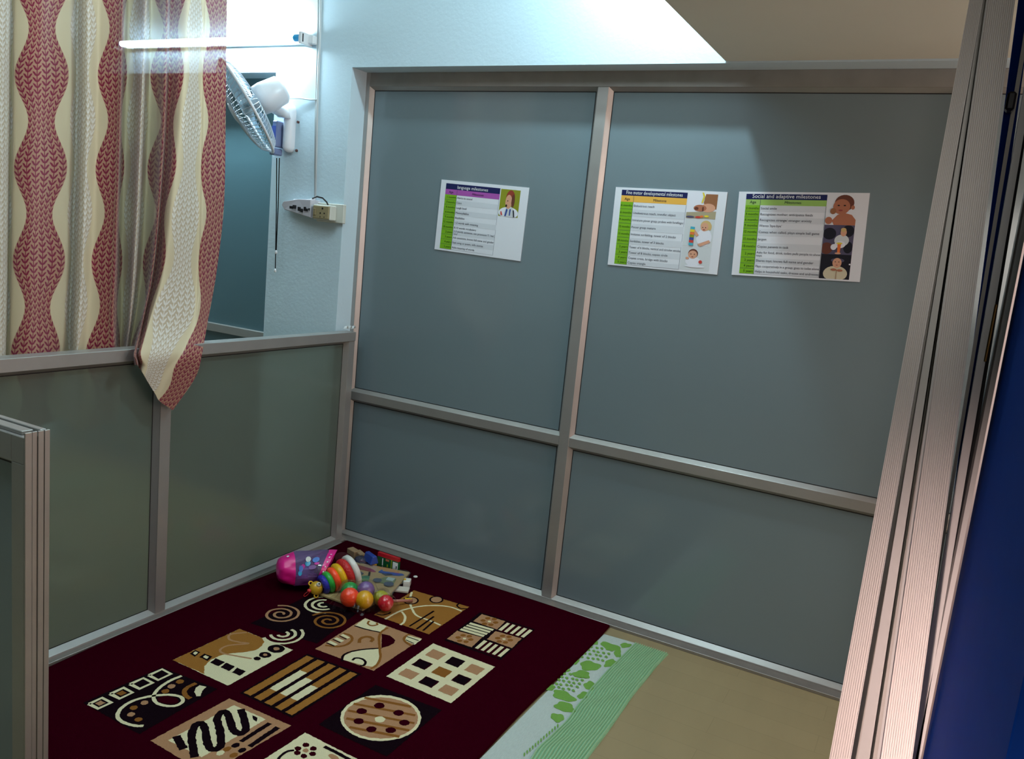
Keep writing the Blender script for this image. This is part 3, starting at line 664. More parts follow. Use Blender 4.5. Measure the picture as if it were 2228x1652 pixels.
poster([(1609, 417), (1892, 420), (1871, 614), (1591, 598)], 'white wall poster of social and adaptive milestones with green heading band and dark photos', 'Social and adaptive milestones', LGREEN, 'Milestones',
  ['2 months', '3 months', '6 months', '9 months', '12 months', '15 months', '18 months', '2 years', '3 years', '4 years', '5 years'],
  ['Social smile', 'Recognizes mother; anticipates feeds', 'Recognizes strange/ stranger anxiety', "Waves 'bye-bye'", 'Comes when called, plays simple ball game', 'Jargon', 'Copies parents in task', 'Asks for food, drink, toilet; pulls people to show|toys', 'Shares toys; knows full name and gender', 'Plays cooperatively in a group; goes to toilet alone', 'Helps in household tasks, dresses and undresses'],
  [.158, .23, .297, .364, .432, .515, .602, .689, .777, .848, .911, .975], (0.025, 0.09), 0.18, 0.693,
  [(0.695, 0.92, 0.02, 0.365, PAPER, [(0, 0, [(0.30, 1.0), (0.22, 0.86), (0.40, 0.66), (0.62, 0.60), (0.86, 0.66), (1.0, 0.82), (1.0, 1.0)], 0, SKD), (0.58, 0.28, 0.32, 0.27, HR), (0.50, 0.40, 0.28, 0.25, SKD), (0.87, 0.42, 0.06, 0.07, SKD), (0.40, 0.36, 0.04, 0.022, EYE), (0.60, 0.36, 0.04, 0.022, EYE), (0.48, 0.52, 0.07, 0.025, LIP), (0.24, 0.55, 0.10, 0.10, BRN), (0.12, 0.86, 0.12, 0.12, SKD)]),
   (0.695, 0.92, 0.365, 0.70, DK2, [(0.2, 0.3, 0.22, 0.2, DK), (0.8, 0.2, 0.2, 0.2, DK), (0.15, 0.8, 0.2, 0.2, HR), (0.85, 0.75, 0.15, 0.2, DK), (0.62, 0.52, 0.24, 0.20, PALE), (0.66, 0.25, 0.10, 0.13, SK), (0.65, 0.16, 0.09, 0.07, BLO), (0.58, 0.66, 0.18, 0.12, SHW), (0.38, 0.75, 0.1, 0.1, SHW), (0, 0, [(0.50, 0.62), (0.62, 0.62), (0.60, 0.96), (0.52, 0.96)], 0, OR2), (0.56, 0.62, 0.10, 0.03, YE), (0.54, 0.96, 0.10, 0.03, SK)]),
   (0.695, 0.92, 0.70, 0.982, DK, [(0.52, 0.78, 0.40, 0.32, CREAM_), (0.56, 0.24, 0.22, 0.09, DK2), (0.55, 0.34, 0.15, 0.20, SK), (0.49, 0.30, 0.02, 0.018, EYE), (0.61, 0.30, 0.02, 0.018, EYE), (0.55, 0.43, 0.035, 0.014, LIP), (0.46, 0.62, 0.10, 0.05, SKD), (0.66, 0.64, 0.10, 0.05, SKD), (0, 0, [(0.55, 0.62), (0.565, 0.62), (0.565, 1), (0.55, 1)], 0, BRN), (0.97, 0.38, 0.03, 0.03, SHW)])])

# ------------------------------------------------------------------ rug
ZR = 0.012
def cA(x, y): return (160+x*0.24237, 1260+y*0.24237)
def cB(x, y): return (640+x*0.31418, 1260+y*0.31418)
def cC(x, y): return (560+x*0.17953, 1160+y*0.17953)
def cD(x, y): return (1000+x*0.24237, 1320+y*0.24237)
def cE(x, y): return (560+x*0.13465, 1580+y*0.13465)
def fuzzy(n, c, k=0.35): return mat(n, c, rough=1.0, spec=0.0, noise=k, nscale=420, bump=0.9, bscale=500)
RUGM = fuzzy('rug_maroon', (50, 2, 16)); RBLK = fuzzy('rug_black', (22, 12, 18)); RCRM = fuzzy('rug_cream', (226, 220, 178), 0.12); RTAN = fuzzy('rug_tan', (176, 134, 98), 0.15)
RBRN = fuzzy('rug_brown', (140, 92, 42), 0.18); RGLD = fuzzy('rug_gold', (156, 108, 50), 0.15)
RM = [RUGM, RBLK, RCRM, RTAN, RBRN, RGLD]
MA, BK, CR, TN, BN, GD = range(6)
rug = thing('rug', (0.69, -1.0, 0), 'dark maroon rug with blocks of cream, tan and black motifs on the floor', 'rug')
rng = random.Random(3)
b = MB(); NX, NY = 40, 60
def rp(i, j):
    s, t = i/NX, j/NY
    x = 0.030 + 0.012*math.sin(t*9)*(1-s)**3 + s*(1.315) + 0.004*math.sin(t*13)*s**6
    y = -0.046 - t*1.90 + 0.003*math.sin(s*11)
    return x, y
vs = [(*rp(i, j), ZR) for j in range(NY+1) for i in range(NX+1)]
b.add(vs, [(j*(NX+1)+i, j*(NX+1)+i+1, (j+1)*(NX+1)+i+1, (j+1)*(NX+1)+i) for j in range(NY) for i in range(NX)])
edge = [rp(i, 0) for i in range(NX+1)] + [rp(NX, j) for j in range(1, NY+1)] + [rp(i, NY) for i in range(NX-1, -1, -1)] + [rp(0, j) for j in range(NY-1, 0, -1)]
cxr = np.array([0.69, -1.0]); ev_ = []
for p in edge: ev_ += [(p[0], p[1], ZR), (p[0]+0.003*np.sign(p[0]-cxr[0]), p[1]-0.002, 0.005), (p[0], p[1], 0.0)]
ne = len(edge)
b.add(ev_, [q for k in range(ne) for q in (((3*k), 3*((k+1) % ne), 3*((k+1) % ne)+1, 3*k+1), (3*k+1, 3*((k+1) % ne)+1, 3*((k+1) % ne)+2, 3*k+2))])
b.build('pile_field', RUGM, rug)
class Block:
    def __init__(s): s.mb = MB(); s.l = 0; s.nl = 0
    def z(s): s.l += 1; return ZR + 0.0006 + 0.00005*s.l
    def fl(s, pts):
        return [hit(x, y, 2, ZR)[:2] for x, y in pts]
    def fuzz(s, pts, closed=True, step=0.006, amp=0.0011):
        out = []; N = len(pts)
        for i in range(N if closed else N-1):
            a, c = np.array(pts[i]), np.array(pts[(i+1) % N]); L = np.linalg.norm(c-a); n = max(1, int(L/step))
            for k in range(n): out.append(a+(c-a)*k/n + np.array([rng.uniform(-amp, amp), rng.uniform(-amp, amp)]))
        return out
    def poly(s, pts, mi, conv=None, raw=False):
        if conv: pts = [conv(*p) for p in pts]
        q = s.fuzz(pts if raw else s.fl(pts)); z = s.z()
        s.mb.add([(p[0], p[1], z) for p in q], [tuple(range(len(q)))], mi)
    def ell(s, c, rx, ry, mi, conv=None, rot=0):
        pts = []
        for k in range(24):
            a = 2*math.pi*k/24; dx, dy = rx*math.cos(a), ry*math.sin(a)
            pts.append((c[0]+dx*math.cos(rot)-dy*math.sin(rot), c[1]+dx*math.sin(rot)+dy*math.cos(rot)))
        s.poly(pts, mi, conv)
    def stroke(s, pts, w, mi, conv=None, raw=False, smooth=True):
        if conv: pts = [conv(*p) for p in pts]
        p = np.array(pts if raw else s.fl(pts))
        if smooth and len(p) > 2:
            ts = np.arange(len(p), dtype=float); p = catmull(ts, p, np.linspace(0, len(p)-1, (len(p)-1)*7+1))
        z = s.z(); vs = []
        for i in range(len(p)):
            t = p[min(i+1, len(p)-1)]-p[max(i-1, 0)]; t = t/(np.linalg.norm(t)+1e-9); n = np.array([-t[1], t[0]])
            a = w/2*rng.uniform(0.85, 1.15); c_ = w/2*rng.uniform(0.85, 1.15)
            vs += [(*(p[i]+n*a), z), (*(p[i]-n*c_), z)]
        s.mb.add(vs, [(2*i, 2*i+1, 2*i+3, 2*i+2) for i in range(len(p)-1)], mi)
    def done(s):
        return s.mb.build('pattern_block', RM, rug)
def quadf(q):
    Q = [np.array(p, float) for p in q]
    return lambda s, t: tuple(Q[0]*(1-s)*(1-t) + Q[1]*s*(1-t) + Q[2]*s*t + Q[3]*(1-s)*t)
# spirals
B = Block(); B.poly([(545, 1357), (668, 1298), (776, 1335), (690, 1401)], BK)
for (c, mi, a0, turns) in ((cC(285, 985), TN, 0.3, 2.35), (cC(800, 872), CR, 2.0, 2.4), (cC(860, 1068), BN, 1.0, 2.35), (cA(1882, 498), CR, 3.9, 2.3)):
    o = np.array(hit(*c, 2, ZR)[:2]); pts = []
    for k in range(60):
        th = k/59*turns*2*math.pi; r = 0.008+0.064*k/59; pts.append(o + r*np.array([math.cos(a0+th), math.sin(a0+th)]))
    if mi == CR:
        for r, s0, s1 in ((0.018, 0.2, 4.2), (0.042, 0.0, 4.0), (0.068, 0.3, 3.6)):
            B.stroke([o + r*np.array([math.cos(a0+s0+(s1-s0)*k/30), math.sin(a0+s0+(s1-s0)*k/30)]) for k in range(31)], 0.011, CR, raw=True, smooth=False)
    else: B.stroke(pts, 0.010, mi, raw=True, smooth=False)
B.done()
# gold and cream with squares and dots
B = Block(); B.poly([(890, 730), (1490, 450), (1970, 640), (1385, 960)], CR, cA)
B.poly([(890, 730), (1490, 450), (1690, 530), (1712, 565), (1690, 605), (1640, 640), (1540, 660), (1430, 668), (1320, 688), (1230, 730), (1175, 785), (1172, 855)], GD, cA)
B.stroke([(1555, 482), (1410, 500), (1400, 545), (1490, 570), (1570, 582), (1390, 600), (1315, 640), (1350, 672), (1440, 690), (1600, 718)], 0.008, TN, cA)
for q, inner in (([(1045, 672), (1095, 640), (1140, 660), (1090, 700)], 1), ([(1130, 705), (1175, 672), (1245, 700), (1205, 738)], 1), ([(1225, 755), (1275, 715), (1360, 750), (1300, 785)], 0), ([(1320, 795), (1372, 755), (1450, 790), (1395, 830)], 0), ([(1420, 842), (1470, 800), (1548, 832), (1495, 872)], 0)):
    B.poly(q, BK, cA)
    if inner:
        m_ = np.mean(q, 0); B.poly([tuple(m_+(np.array(p)-m_)*0.5) for p in q], CR, cA)
for c, rx, ry in (((1820, 630), 78, 36), ((1720, 685), 55, 26), ((1648, 718), 32, 16)):
    B.ell(c, rx, ry, BK, cA)
    if rx > 40: B.ell(c, rx*0.36, ry*0.42, TN, cA)
B.done()
# black with square outlines and loop
B = Block(); B.poly([(85, 1115), (790, 795), (1290, 990), (590, 1395)], BK, cA)
for c, f in (((237, 1117), TN), ((430, 1027), BN), ((608, 940), None), ((776, 860), None)):
    d = [(-115, 8), (22, -55), (117, -5), (-18, 58)]
    B.stroke([(c[0]+x*0.86, c[1]+y*0.86) for x, y in d+d[:1]], 0.0125, CR, cA, smooth=False)
    if f is not None: B.poly([(c[0]+x*0.42, c[1]+y*0.42) for x, y in d], f, cA)
B.stroke([(970, 872), (870, 915), (790, 965), (735, 1020), (720, 1070), (745, 1115), (830, 1142), (920, 1140), (978, 1105), (965, 1065), (890, 1045), (790, 1045), (660, 1062), (540, 1095), (450, 1145), (400, 1205), (405, 1260), (470, 1300), (560, 1322), (628, 1322)], 0.011, CR, cA)
B.ell((850, 1092), 95, 34, MA, cA, 0.1)
for c, m_ in (((955, 925), BN), ((880, 967), TN), ((825, 1012), BN), ((638, 1115), TN), ((540, 1160), BN), ((517, 1220), TN), ((582, 1267), BN)): B.ell(c, 36, 19, m_, cA, -0.15)
B.stroke([(1100, 940), (1020, 980), (995, 1020), (1015, 1058), (1050, 1078)], 0.014, BN, cA)
B.poly([(1130, 958), (1192, 972), (1155, 1010), (1140, 1058), (1105, 1058), (1085, 1020), (1100, 980)], CR, cA)
B.done()
# long stripes
B = Block(); Q = quadf([(668, 1427), (783, 1470), (640, 1560), (530, 1508)])
B.poly([Q(-0.03, -0.03), Q(1.0, -0.03), Q(1.0, 1.03), Q(-0.03, 1.03)], BK)
for k in range(5):
    s0, s1 = k*0.205+0.0, k*0.205+0.135
    B.poly([Q(s0, 0), Q(s1, 0), Q(s1, 1), Q(s0, 1)], GD)
    if 1 <= k <= 3: B.poly([Q(s0, 0.20+0.08*k), Q(s1, 0.20+0.08*k), Q(s1, 0.76), Q(s0, 0.76)], CR)
B.done()
# zigzag
B = Block(); B.poly([(690, 1455), (1400, 1075), (1955, 1320), (1200, 1760)], TN, cA)
B.poly([(850, 1452), (1440, 1135), (1725, 1262), (1150, 1605)], CR, cA)
B.stroke([(1085, 1605), (1070, 1500), (1062, 1400), (1090, 1322), (1145, 1298), (1180, 1350), (1195, 1450), (1225, 1520), (1285, 1530), (1325, 1480), (1315, 1370), (1290, 1260), (1330, 1198), (1380, 1210), (1410, 1290), (1440, 1365), (1495, 1390), (1545, 1355), (1530, 1260), (1500, 1172)], 0.022, BK, cA)
B.stroke([(925, 1412), (950, 1470), (990, 1530)], 0.022, BK, cA); B.poly([(1600, 1222), (1655, 1250), (1640, 1285), (1615, 1270)], BK, cA)
B.poly([(1485, 1455), (1745, 1290), (1782, 1305), (1520, 1468)], BK, cA); B.poly([(1560, 1500), (1815, 1328), (1858, 1342), (1600, 1516)], BK, cA)
for c, m_ in (((1455, 1497), BK), ((1515, 1541), BK), ((1380, 1530), BN), ((1318, 1567), CR), ((1438, 1586), BN)): B.ell(c, 40, 20, m_, cA, -0.3)
B.done()
# cream with flower, cut by the picture's lower edge
B = Block(); B.poly([(664, 1595), (792, 1660), (680, 1745), (545, 1672)], CR)
for c in ((785, 310), (655, 370), (905, 370), (645, 440), (890, 455), (750, 492)): B.ell(c, 55, 36, MA, cE)
B.ell((782, 402), 48, 32, TN, cE)
B.stroke([(595, 400), (500, 412), (420, 455), (345, 530), (300, 640)], 0.008, BK, cE); B.stroke([(1080, 338), (1230, 410), (1400, 500), (1560, 590)], 0.011, BK, cE)
B.ell((1230, 510), 90, 40, TN, cE, 0.4)
B.done()
# abstract tan with drop
B = Block(); B.poly([(490, 272), (885, 415), (550, 638), (145, 486)], TN, cB)
B.poly([(490, 275), (640, 328), (600, 372), (505, 352), (418, 326)], CR, cB); B.stroke([(418, 326), (505, 352), (600, 372)], 0.007, BK, cB)
B.stroke([(520, 292), (510, 310), (535, 325), (575, 318), (570, 305)], 0.008, BN, cB)
B.poly([(606, 381), (665, 395), (700, 425), (690, 448), (650, 468), (606, 480)], MA, cB)
B.poly([(338, 562), (352, 530), (400, 508), (480, 494), (592, 485), (588, 555), (570, 590), (545, 610), (500, 605), (420, 585)], CR, cB)
B.stroke([(332, 572), (338, 535), (385, 508), (480, 490), (605, 481)], 0.008, BK, cB)
B.stroke([(402, 566), (425, 550), (470, 556), (494, 578), (482, 600), (455, 604)], 0.009, BK, cB)
B.stroke([(650, 340), (605, 368), (588, 410), (592, 480), (596, 550), (570, 600), (530, 625)], 0.009, BN, cB)
B.stroke([(340, 378), (385, 392), (402, 418), (375, 450), (310, 470), (215, 462)], 0.010, BN, cB)
for k in range(3): B.stroke([(330-45*k, 388+24*k), (378-42*k, 412+24*k)], 0.014, CR, cB); B.stroke([(312-45*k, 396+24*k), (362-42*k, 420+24*k)], 0.005, BK, cB)
B.stroke([(450, 445), (460, 415), (510, 402), (545, 418), (530, 438)], 0.012, BN, cB)
B.poly([(785, 392), (884, 420), (835, 458), (765, 430)], CR, cB); B.stroke([(780, 402), (862, 430)], 0.005, BK, cB); B.stroke([(772, 425), (830, 450)], 0.005, BK, cB); B.stroke([(800, 385), (765, 405), (765, 432), (810, 465)], 0.008, BN, cB)
B.done()
# gold with rings and lines, under the toys
B = Block(); B.poly([(830, 80), (1212, 195), (932, 385), (553, 250)], GD, cB)
B.stroke([(815, 92), (800, 150), (815, 205), (850, 255), (940, 290), (1015, 322)], 0.009, CR, cB); B.stroke([(630, 280), (690, 245), (760, 215), (880, 190), (1000, 186), (1090, 198), (1160, 225)], 0.009, CR, cB); B.stroke([(745, 228), (768, 262), (760, 300), (735, 320)], 0.009, CR, cB)
for c, rx, ry in (((808, 151), 50, 24), ((985, 145), 44, 22)):
    B.ell(c, rx, ry, TN, cB); B.stroke([(c[0]+rx*math.cos(a), c[1]+ry*math.sin(a)) for a in np.linspace(0, 2*math.pi, 25)], 0.007, BK, cB, smooth=False)
B.stroke([(1150, 168), (1128, 185), (1150, 205), (1195, 208)], 0.007, BK, cB); B.stroke([(570, 245), (610, 252), (655, 242), (668, 232)], 0.007, BK, cB)
for a_, c_ in (((798, 330), (968, 224)), ((848, 350), (968, 262)), ((892, 360), (965, 295))): B.stroke([a_, c_], 0.008, BK, cB)
B.done()
# checker with flowers
B = Block(); B.poly([(1288, 232), (1668, 350), (1430, 562), (1038, 425)], BK, cB)
B.poly([(1470, 298), (1650, 352), (1588, 414), (1408, 360)], MA, cB); B.poly([(1318, 425), (1490, 482), (1420, 552), (1245, 486)], MA, cB)
for q in ([(1300, 245), (1462, 295), (1405, 352), (1240, 294)], [(1128, 360), (1302, 408), (1228, 476), (1060, 418)], [(1395, 364), (1575, 415), (1508, 482), (1335, 420)]):
    B.poly(q, TN, cB); m_ = np.mean(q, 0)
    for k in range(6):
        a = k*math.pi/3+0.3; B.ell((m_[0]+46*math.cos(a), m_[1]+23*math.sin(a)), 19, 9, BN, cB)
    B.ell(m_, 12, 6, CR, cB)
for k in range(4): B.stroke([(1215-21*k, 310+14*k), (1378-21*k, 358+14*k)], 0.015, CR, cB)
for k in range(5): B.stroke([(1485+39*k, 310+12*k), (1424+39*k, 360+12*k)], 0.013, CR, cB); B.stroke([(1326+39*k, 432+14*k), (1262+39*k, 486+14*k)], 0.013, CR, cB)
B.done()
# cream grid of squares
B = Block(); q4 = [(962, 448), (1392, 610), (1086, 862), (638, 676)]; Q = quadf(q4); B.poly(q4, CR, cB)
tones = [[TN, BK, TN], [MA, BN, MA], [TN, MA, TN]]
for j in range(3):
    for i in range(3):
        s, t = 0.19+0.31*i, 0.2+0.29*j
        B.poly([Q(s-.105, t-.09), Q(s+.105, t-.09), Q(s+.105, t+.09), Q(s-.105, t+.09)], tones[j][i], cB)
        if tones[j][i] == MA: B.poly([Q(s-.09, t-.08), Q(s+.09, t-.08), Q(s+.09, t+.08), Q(s-.09, t+.08)], BK, cB)
B.done()
# black square with striped disc
B = Block(); B.poly([(562, 735), (1022, 910), (640, 1232), (168, 1010)], BK, cB)
B.ell((600, 965), 281, 160, CR, cB); B.ell((600, 965), 258, 143, TN, cB)
for k in range(5):
    t = -0.75+0.36*k; hw = math.sqrt(1-t*t*0.9)*0.98
    c = (600-258*t*0.25, 965+143*t); B.stroke([(c[0]-235*hw, c[1]-48*hw), (c[0]+235*hw, c[1]+42*hw)], 0.011, BN, cB)
for c in ((590, 880), (467, 918), (724, 930), (447, 988), (764, 998), (534, 1045), (668, 1050)): B.ell(c, 36, 20, MA, cB)
B.ell((594, 976), 36, 21, CR, cB)
B.done()

# ------------------------------------------------------------------ green woven mat
MATW = mat('mat_white', (176, 192, 186), rough=0.85, noise=0.12, nscale=300, bump=0.6, bscale=400, stretch=(1, 0.2, 1)); MATG = mat('mat_green', (104, 156, 62), rough=0.85, noise=0.15, nscale=250, bump=0.5, bscale=400); MATB = mat('mat_band', (140, 186, 146), rough=0.85, noise=0.10, nscale=200)
mt = thing('woven_mat', (1.42, -0.6, 0), 'pale green woven floor mat with ribbed border, partly under the maroon rug', 'mat')
def f2(p, z=0.0): q = hit(*p, 2, z); return np.array([q[0], q[1]])
inner = [(1575, 335), (1430, 480), (1225, 690), (1085, 860), (925, 1070), (720, 1260), (560, 1480), (330, 1760)]
outer = [(1872, 432), (1775, 535), (1645, 695), (1560, 800), (1385, 1052), (1300, 1172), (1110, 1420), (900, 1720)]
I_ = catmull(np.arange(8.), np.array([f2(cD(*p)) for p in inner]), np.linspace(0, 7, 90)); O_ = catmull(np.arange(8.), np.array([f2(cD(*p)) for p in outer]), np.linspace(0, 7, 90))
yA = O_[0][1]; tl_ = f2(cD(1270, 247)); bot = min(I_[-1][1], O_[-1][1])
bd = MB(); NR = 100; vs = []
for k in range(90):
    for i in range(NR):
        s = i/(NR-1); w = 0.0016*math.sin(k*0.55)+0.0012*math.sin(k*0.21+1)
        p = I_[k]*(1-s) + O_[k]*s + np.array([0.8, 0.3])*w*math.sin(s*3.1+0.5)
        vs.append((p[0], p[1], 0.0050+0.0034*math.sin(2*math.pi*15*s+0.4*math.sin(k*0.5))))
bd.add(vs, [(k*NR+i, k*NR+i+1, (k+1)*NR+i+1, (k+1)*NR+i) for k in range(89) for i in range(NR-1)])
edge_ = [( *(O_[k]+np.array([0.001, 0])), 0.0) for k in range(90)]
bd.add([vs[k*NR+NR-1] for k in range(90)]+edge_, [(k, k+1, 90+k+1, 90+k) for k in range(89)])
bd.build('ribbed_border', MATB, mt, smooth=True)
fd = MB(); xl = 1.352
offm = tl_[1]-I_[0][1]
L_ = [np.array([xl, I_[k][1]+offm]) for k in range(90)]
vs = []
for k in range(90): vs += [(L_[k][0], L_[k][1], 0.0035), (I_[k][0], I_[k][1], 0.0035)]
fd.add(vs, [(2*k, 2*k+1, 2*k+3, 2*k+2) for k in range(89)])
fd.build('woven_field', MATW, mt)
gs = MB(); gl = [0]
def blob(c, rx, ry, rot=0, wob=0.18, z0=0.0040):
    gl[0] += 1; ph = rng.uniform(0, 6); pts = []
    for k in range(26):
        a = 2*math.pi*k/26; r = 1+wob*math.sin(3*a+ph)*0.6+wob*0.5*math.sin(5*a+ph*2); dx, dy = rx*r*math.cos(a), ry*r*math.sin(a)
        pts.append(f2(cD(c[0]+dx*math.cos(rot)-dy*math.sin(rot), c[1]+dx*math.sin(rot)+dy*math.cos(rot)), 0.0035))
    gs.add([(*p, z0+0.00003*gl[0]) for p in pts], [tuple(range(26))])
for a_ in ((1355, 362, 95, 32, 0.3), (1490, 350, 50, 22, 0), (1420, 420, 32, 40, 0), (1170, 535, 92, 44, 0.1), (1095, 612, 78, 36, 0.1), (1352, 510, 58, 32, -0.3), (1165, 712, 48, 40, 0), (935, 805, 108, 42, 0.35), (1105, 800, 48, 30, -0.4),
           (945, 905, 92, 44, 0.25), (878, 1000, 62, 38, 0.2), (1045, 495, 36, 22, -0.6), (965, 572, 28, 18, 0), (815, 732, 42, 24, -0.3), (1215, 328, 30, 18, 0)): blob(a_[:2], *a_[2:])
for cx_, cy_, nx, ny in ((1235, 425, 5, 4), (985, 680, 5, 5)):
    for i in range(nx):
        for j in range(ny): blob((cx_+(i-(nx-1)/2)*46-(j-(ny-1)/2)*26+rng.uniform(-6, 6), cy_+(j-(ny-1)/2)*30+(i-(nx-1)/2)*8+rng.uniform(-4, 4)), 15, 10, 0.4, 0.1)
for k in range(13): t = k/12; blob((880-300*t, 1075+260*t), 7, 17, 0.1, 0.05)
gs.build('green_flower_pattern', MATG, mt)

# ------------------------------------------------------------------ toys on the rug
ZT = ZR + 0.0032
def toy(n, c, rough=0.4, coat=0.3): return mat('toy_'+n, c, rough=rough, coat=coat, coat_rough=0.2)
T_RED = toy('red', (196, 34, 34)); T_YEL = toy('yellow', (226, 178, 16)); T_ORG = toy('orange', (255, 82, 36)); T_GRN = toy('green', (38, 170, 62)); T_BLU = toy('blue', (38, 44, 170)); T_WHT = toy('white', (214, 216, 208))
T_PNK = toy('pink', (226, 26, 138), 0.35); T_PUR = toy('purple', (128, 98, 158)); T_LIL = toy('lilac_block', (150, 40, 150)); T_CYN = toy('cyan', (30, 150, 190)); T_SKY = toy('sky', (70, 120, 200)); T_MAG = toy('magenta', (200, 60, 160))
T_YGR = toy('yellow_green', (170, 168, 40)); WOOD = mat('puzzle_wood', (192, 164, 112), rough=0.45, noise=0.10, nscale=40, stretch=(1, 6, 1), coat=0.6, coat_rough=0.15); CARD = mat('cardboard', (150, 124, 92), rough=0.8, noise=0.1, nscale=60)
def clear(name, tint, gloss=0.12, fac=0.0, diff=None):
    m = bpy.data.materials.new(name); m.use_nodes = True; nt = m.node_tree
    for n in list(nt.nodes):
        if n.type == 'BSDF_PRINCIPLED': nt.nodes.remove(n)
    t = nt.nodes.new('ShaderNodeBsdfTransparent'); t.inputs[0].default_value = (*tint, 1)
    g = nt.nodes.new('ShaderNodeBsdfGlossy'); g.inputs['Roughness'].default_value = 0.06
    lw = nt.nodes.new('ShaderNodeLayerWeight'); lw.inputs['Blend'].default_value = 0.35
    mx = nt.nodes.new('ShaderNodeMixShader'); ml_ = nt.nodes.new('ShaderNodeMath'); ml_.operation = 'MULTIPLY'; ml_.inputs[1].default_value = gloss*4
    nt.links.new(lw.outputs['Fresnel'], ml_.inputs[0]); nt.links.new(ml_.outputs[0], mx.inputs[0])
    nt.links.new(t.outputs[0], mx.inputs[1]); nt.links.new(g.outputs[0], mx.inputs[2]); last = mx.outputs[0]
    if diff:
        d = nt.nodes.new('ShaderNodeBsdfDiffuse'); d.inputs[0].default_value = (*lin(diff), 1); m2 = nt.nodes.new('ShaderNodeMixShader'); m2.inputs[0].default_value = fac
        nt.links.new(last, m2.inputs[1]); nt.links.new(d.outputs[0], m2.inputs[2]); last = m2.outputs[0]
    nt.links.new(last, nt.nodes['Material Output'].inputs['Surface'])
    return m
FILM = clear('clear_film', (0.97, 0.97, 0.98), 0.09)
FILM_P = clear('clear_lilac_film', (0.80, 0.74, 0.92), 0.12, 0.28, (150, 130, 190))
def at(px, py, z): return hit(px, py, 2, z)
# wooden puzzle board and the board below it
def board(name, c, ex, ey, hx_, hy_, z, th, m, parent=None, bevel=0.002):
    return MB().obox((c[0], c[1], z+th/2), ((ex[0], ex[1], 0), (ey[0], ey[1], 0), (0, 0, 1)), (hx_, hy_, th/2)).build(name, m, parent, bevel=bevel)
zl = ZT
pl_, pb2 = at(679, 1291, zl), at(789, 1331, zl)
ex = (pb2-pl_)[:2]; Lx = np.linalg.norm(ex); ex = ex/Lx; ey = np.array([-ex[1], ex[0]])
lw_ = 0.19
lo_c = (pl_+pb2)[:2]/2 + ey*lw_/2
lb_ = board('lower_puzzle_board', lo_c, ex, ey, Lx/2, lw_/2, zl, 0.010, WOOD)
tag(lb_, 'plain wooden puzzle board lying flat under the balls on the rug', 'puzzle board')
zu = zl + 0.0115
TLp, TRp, BRp = at(769, 1222, zu+0.009), at(892, 1245, zu+0.009), at(862, 1296, zu+0.009)
exu = (TRp-TLp)[:2]; wu = np.linalg.norm(exu); exu /= wu; eyu = np.array([-exu[1], exu[0]]); hu = abs((TRp-BRp)[:2]@eyu)
ub = thing('vehicle_puzzle_board', tuple(TLp), 'wooden puzzle board with painted vehicle pieces, wrapped in clear film on the rug', 'puzzle board')
cu_ = TLp[:2] + exu*wu/2 - eyu*hu/2
board('board', cu_, exu, eyu, wu/2, hu/2, zu, 0.009, WOOD, ub)
def vp(u, v): return np.array([*(TLp[:2] + exu*wu*u - eyu*hu*v)])
def piece(name, pts, m, h=0.0035, lift=0.0):
    z0 = zu+0.009+lift; q = [vp(*p) for p in pts]; n = len(q)
    MB().add([(*p, z0) for p in q]+[(*p, z0+h) for p in q], [tuple(range(n, 2*n))]+[(i, (i+1) % n, n+(i+1) % n, n+i) for i in range(n)]).build(name, m, ub)
def disc(u, v, r, k=14): return [(u+r*math.cos(2*math.pi*i/k)*hu/wu, v+r*math.sin(2*math.pi*i/k)) for i in range(k)]
TR_ = toy('train_red', (150, 60, 58)); PLB = toy('plane_blue', (44, 86, 170)); SCG = toy('scooter_green', (74, 132, 96)); JPG = toy('jeep_olive', (128, 146, 104)); JPD = toy('jeep_slate', (74, 84, 98)); JPW = toy('jeep_window', (150, 170, 168))
piece('train_piece', [(0.06, 0.16), (0.12, 0.13), (0.42, 0.20), (0.50, 0.27), (0.40, 0.30), (0.06, 0.27)], TR_)
piece('plane_piece', [(0.54, 0.26), (0.56, 0.14), (0.60, 0.20), (0.80, 0.17), (0.92, 0.16), (0.96, 0.19), (0.90, 0.25), (0.70, 0.30)], PLB); piece('plane_wing', [(0.62, 0.30), (0.76, 0.25), (0.80, 0.27), (0.70, 0.34)], JPD, lift=0.0)
piece('scooter_body', [(0.18, 0.52), (0.26, 0.44), (0.34, 0.46), (0.36, 0.56), (0.42, 0.50), (0.48, 0.50), (0.52, 0.64), (0.44, 0.72), (0.36, 0.64), (0.20, 0.60)], SCG)
piece('scooter_seat', [(0.20, 0.45), (0.26, 0.40), (0.36, 0.46), (0.34, 0.50)], JPD, lift=0.0037); piece('scooter_handle', [(0.40, 0.34), (0.43, 0.33), (0.47, 0.46), (0.44, 0.47)], BLACK)
piece('scooter_wheel', disc(0.245, 0.62, 0.065), JPD, lift=0.0037); piece('scooter_wheel', disc(0.475, 0.70, 0.065), SCG, lift=0.0037)
piece('jeep_body', [(0.62, 0.56), (0.68, 0.48), (0.72, 0.40), (0.90, 0.40), (0.92, 0.58), (0.86, 0.66), (0.66, 0.66)], JPG); piece('jeep_window', [(0.77, 0.43), (0.89, 0.43), (0.89, 0.55), (0.77, 0.55)], JPW, lift=0.0037)
piece('jeep_wheel', disc(0.655, 0.62, 0.075), JPD, lift=0.0037); piece('jeep_wheel', disc(0.87, 0.68, 0.085), JPD, lift=0.0037)
wr_ = MB(); vs = []; n = 26
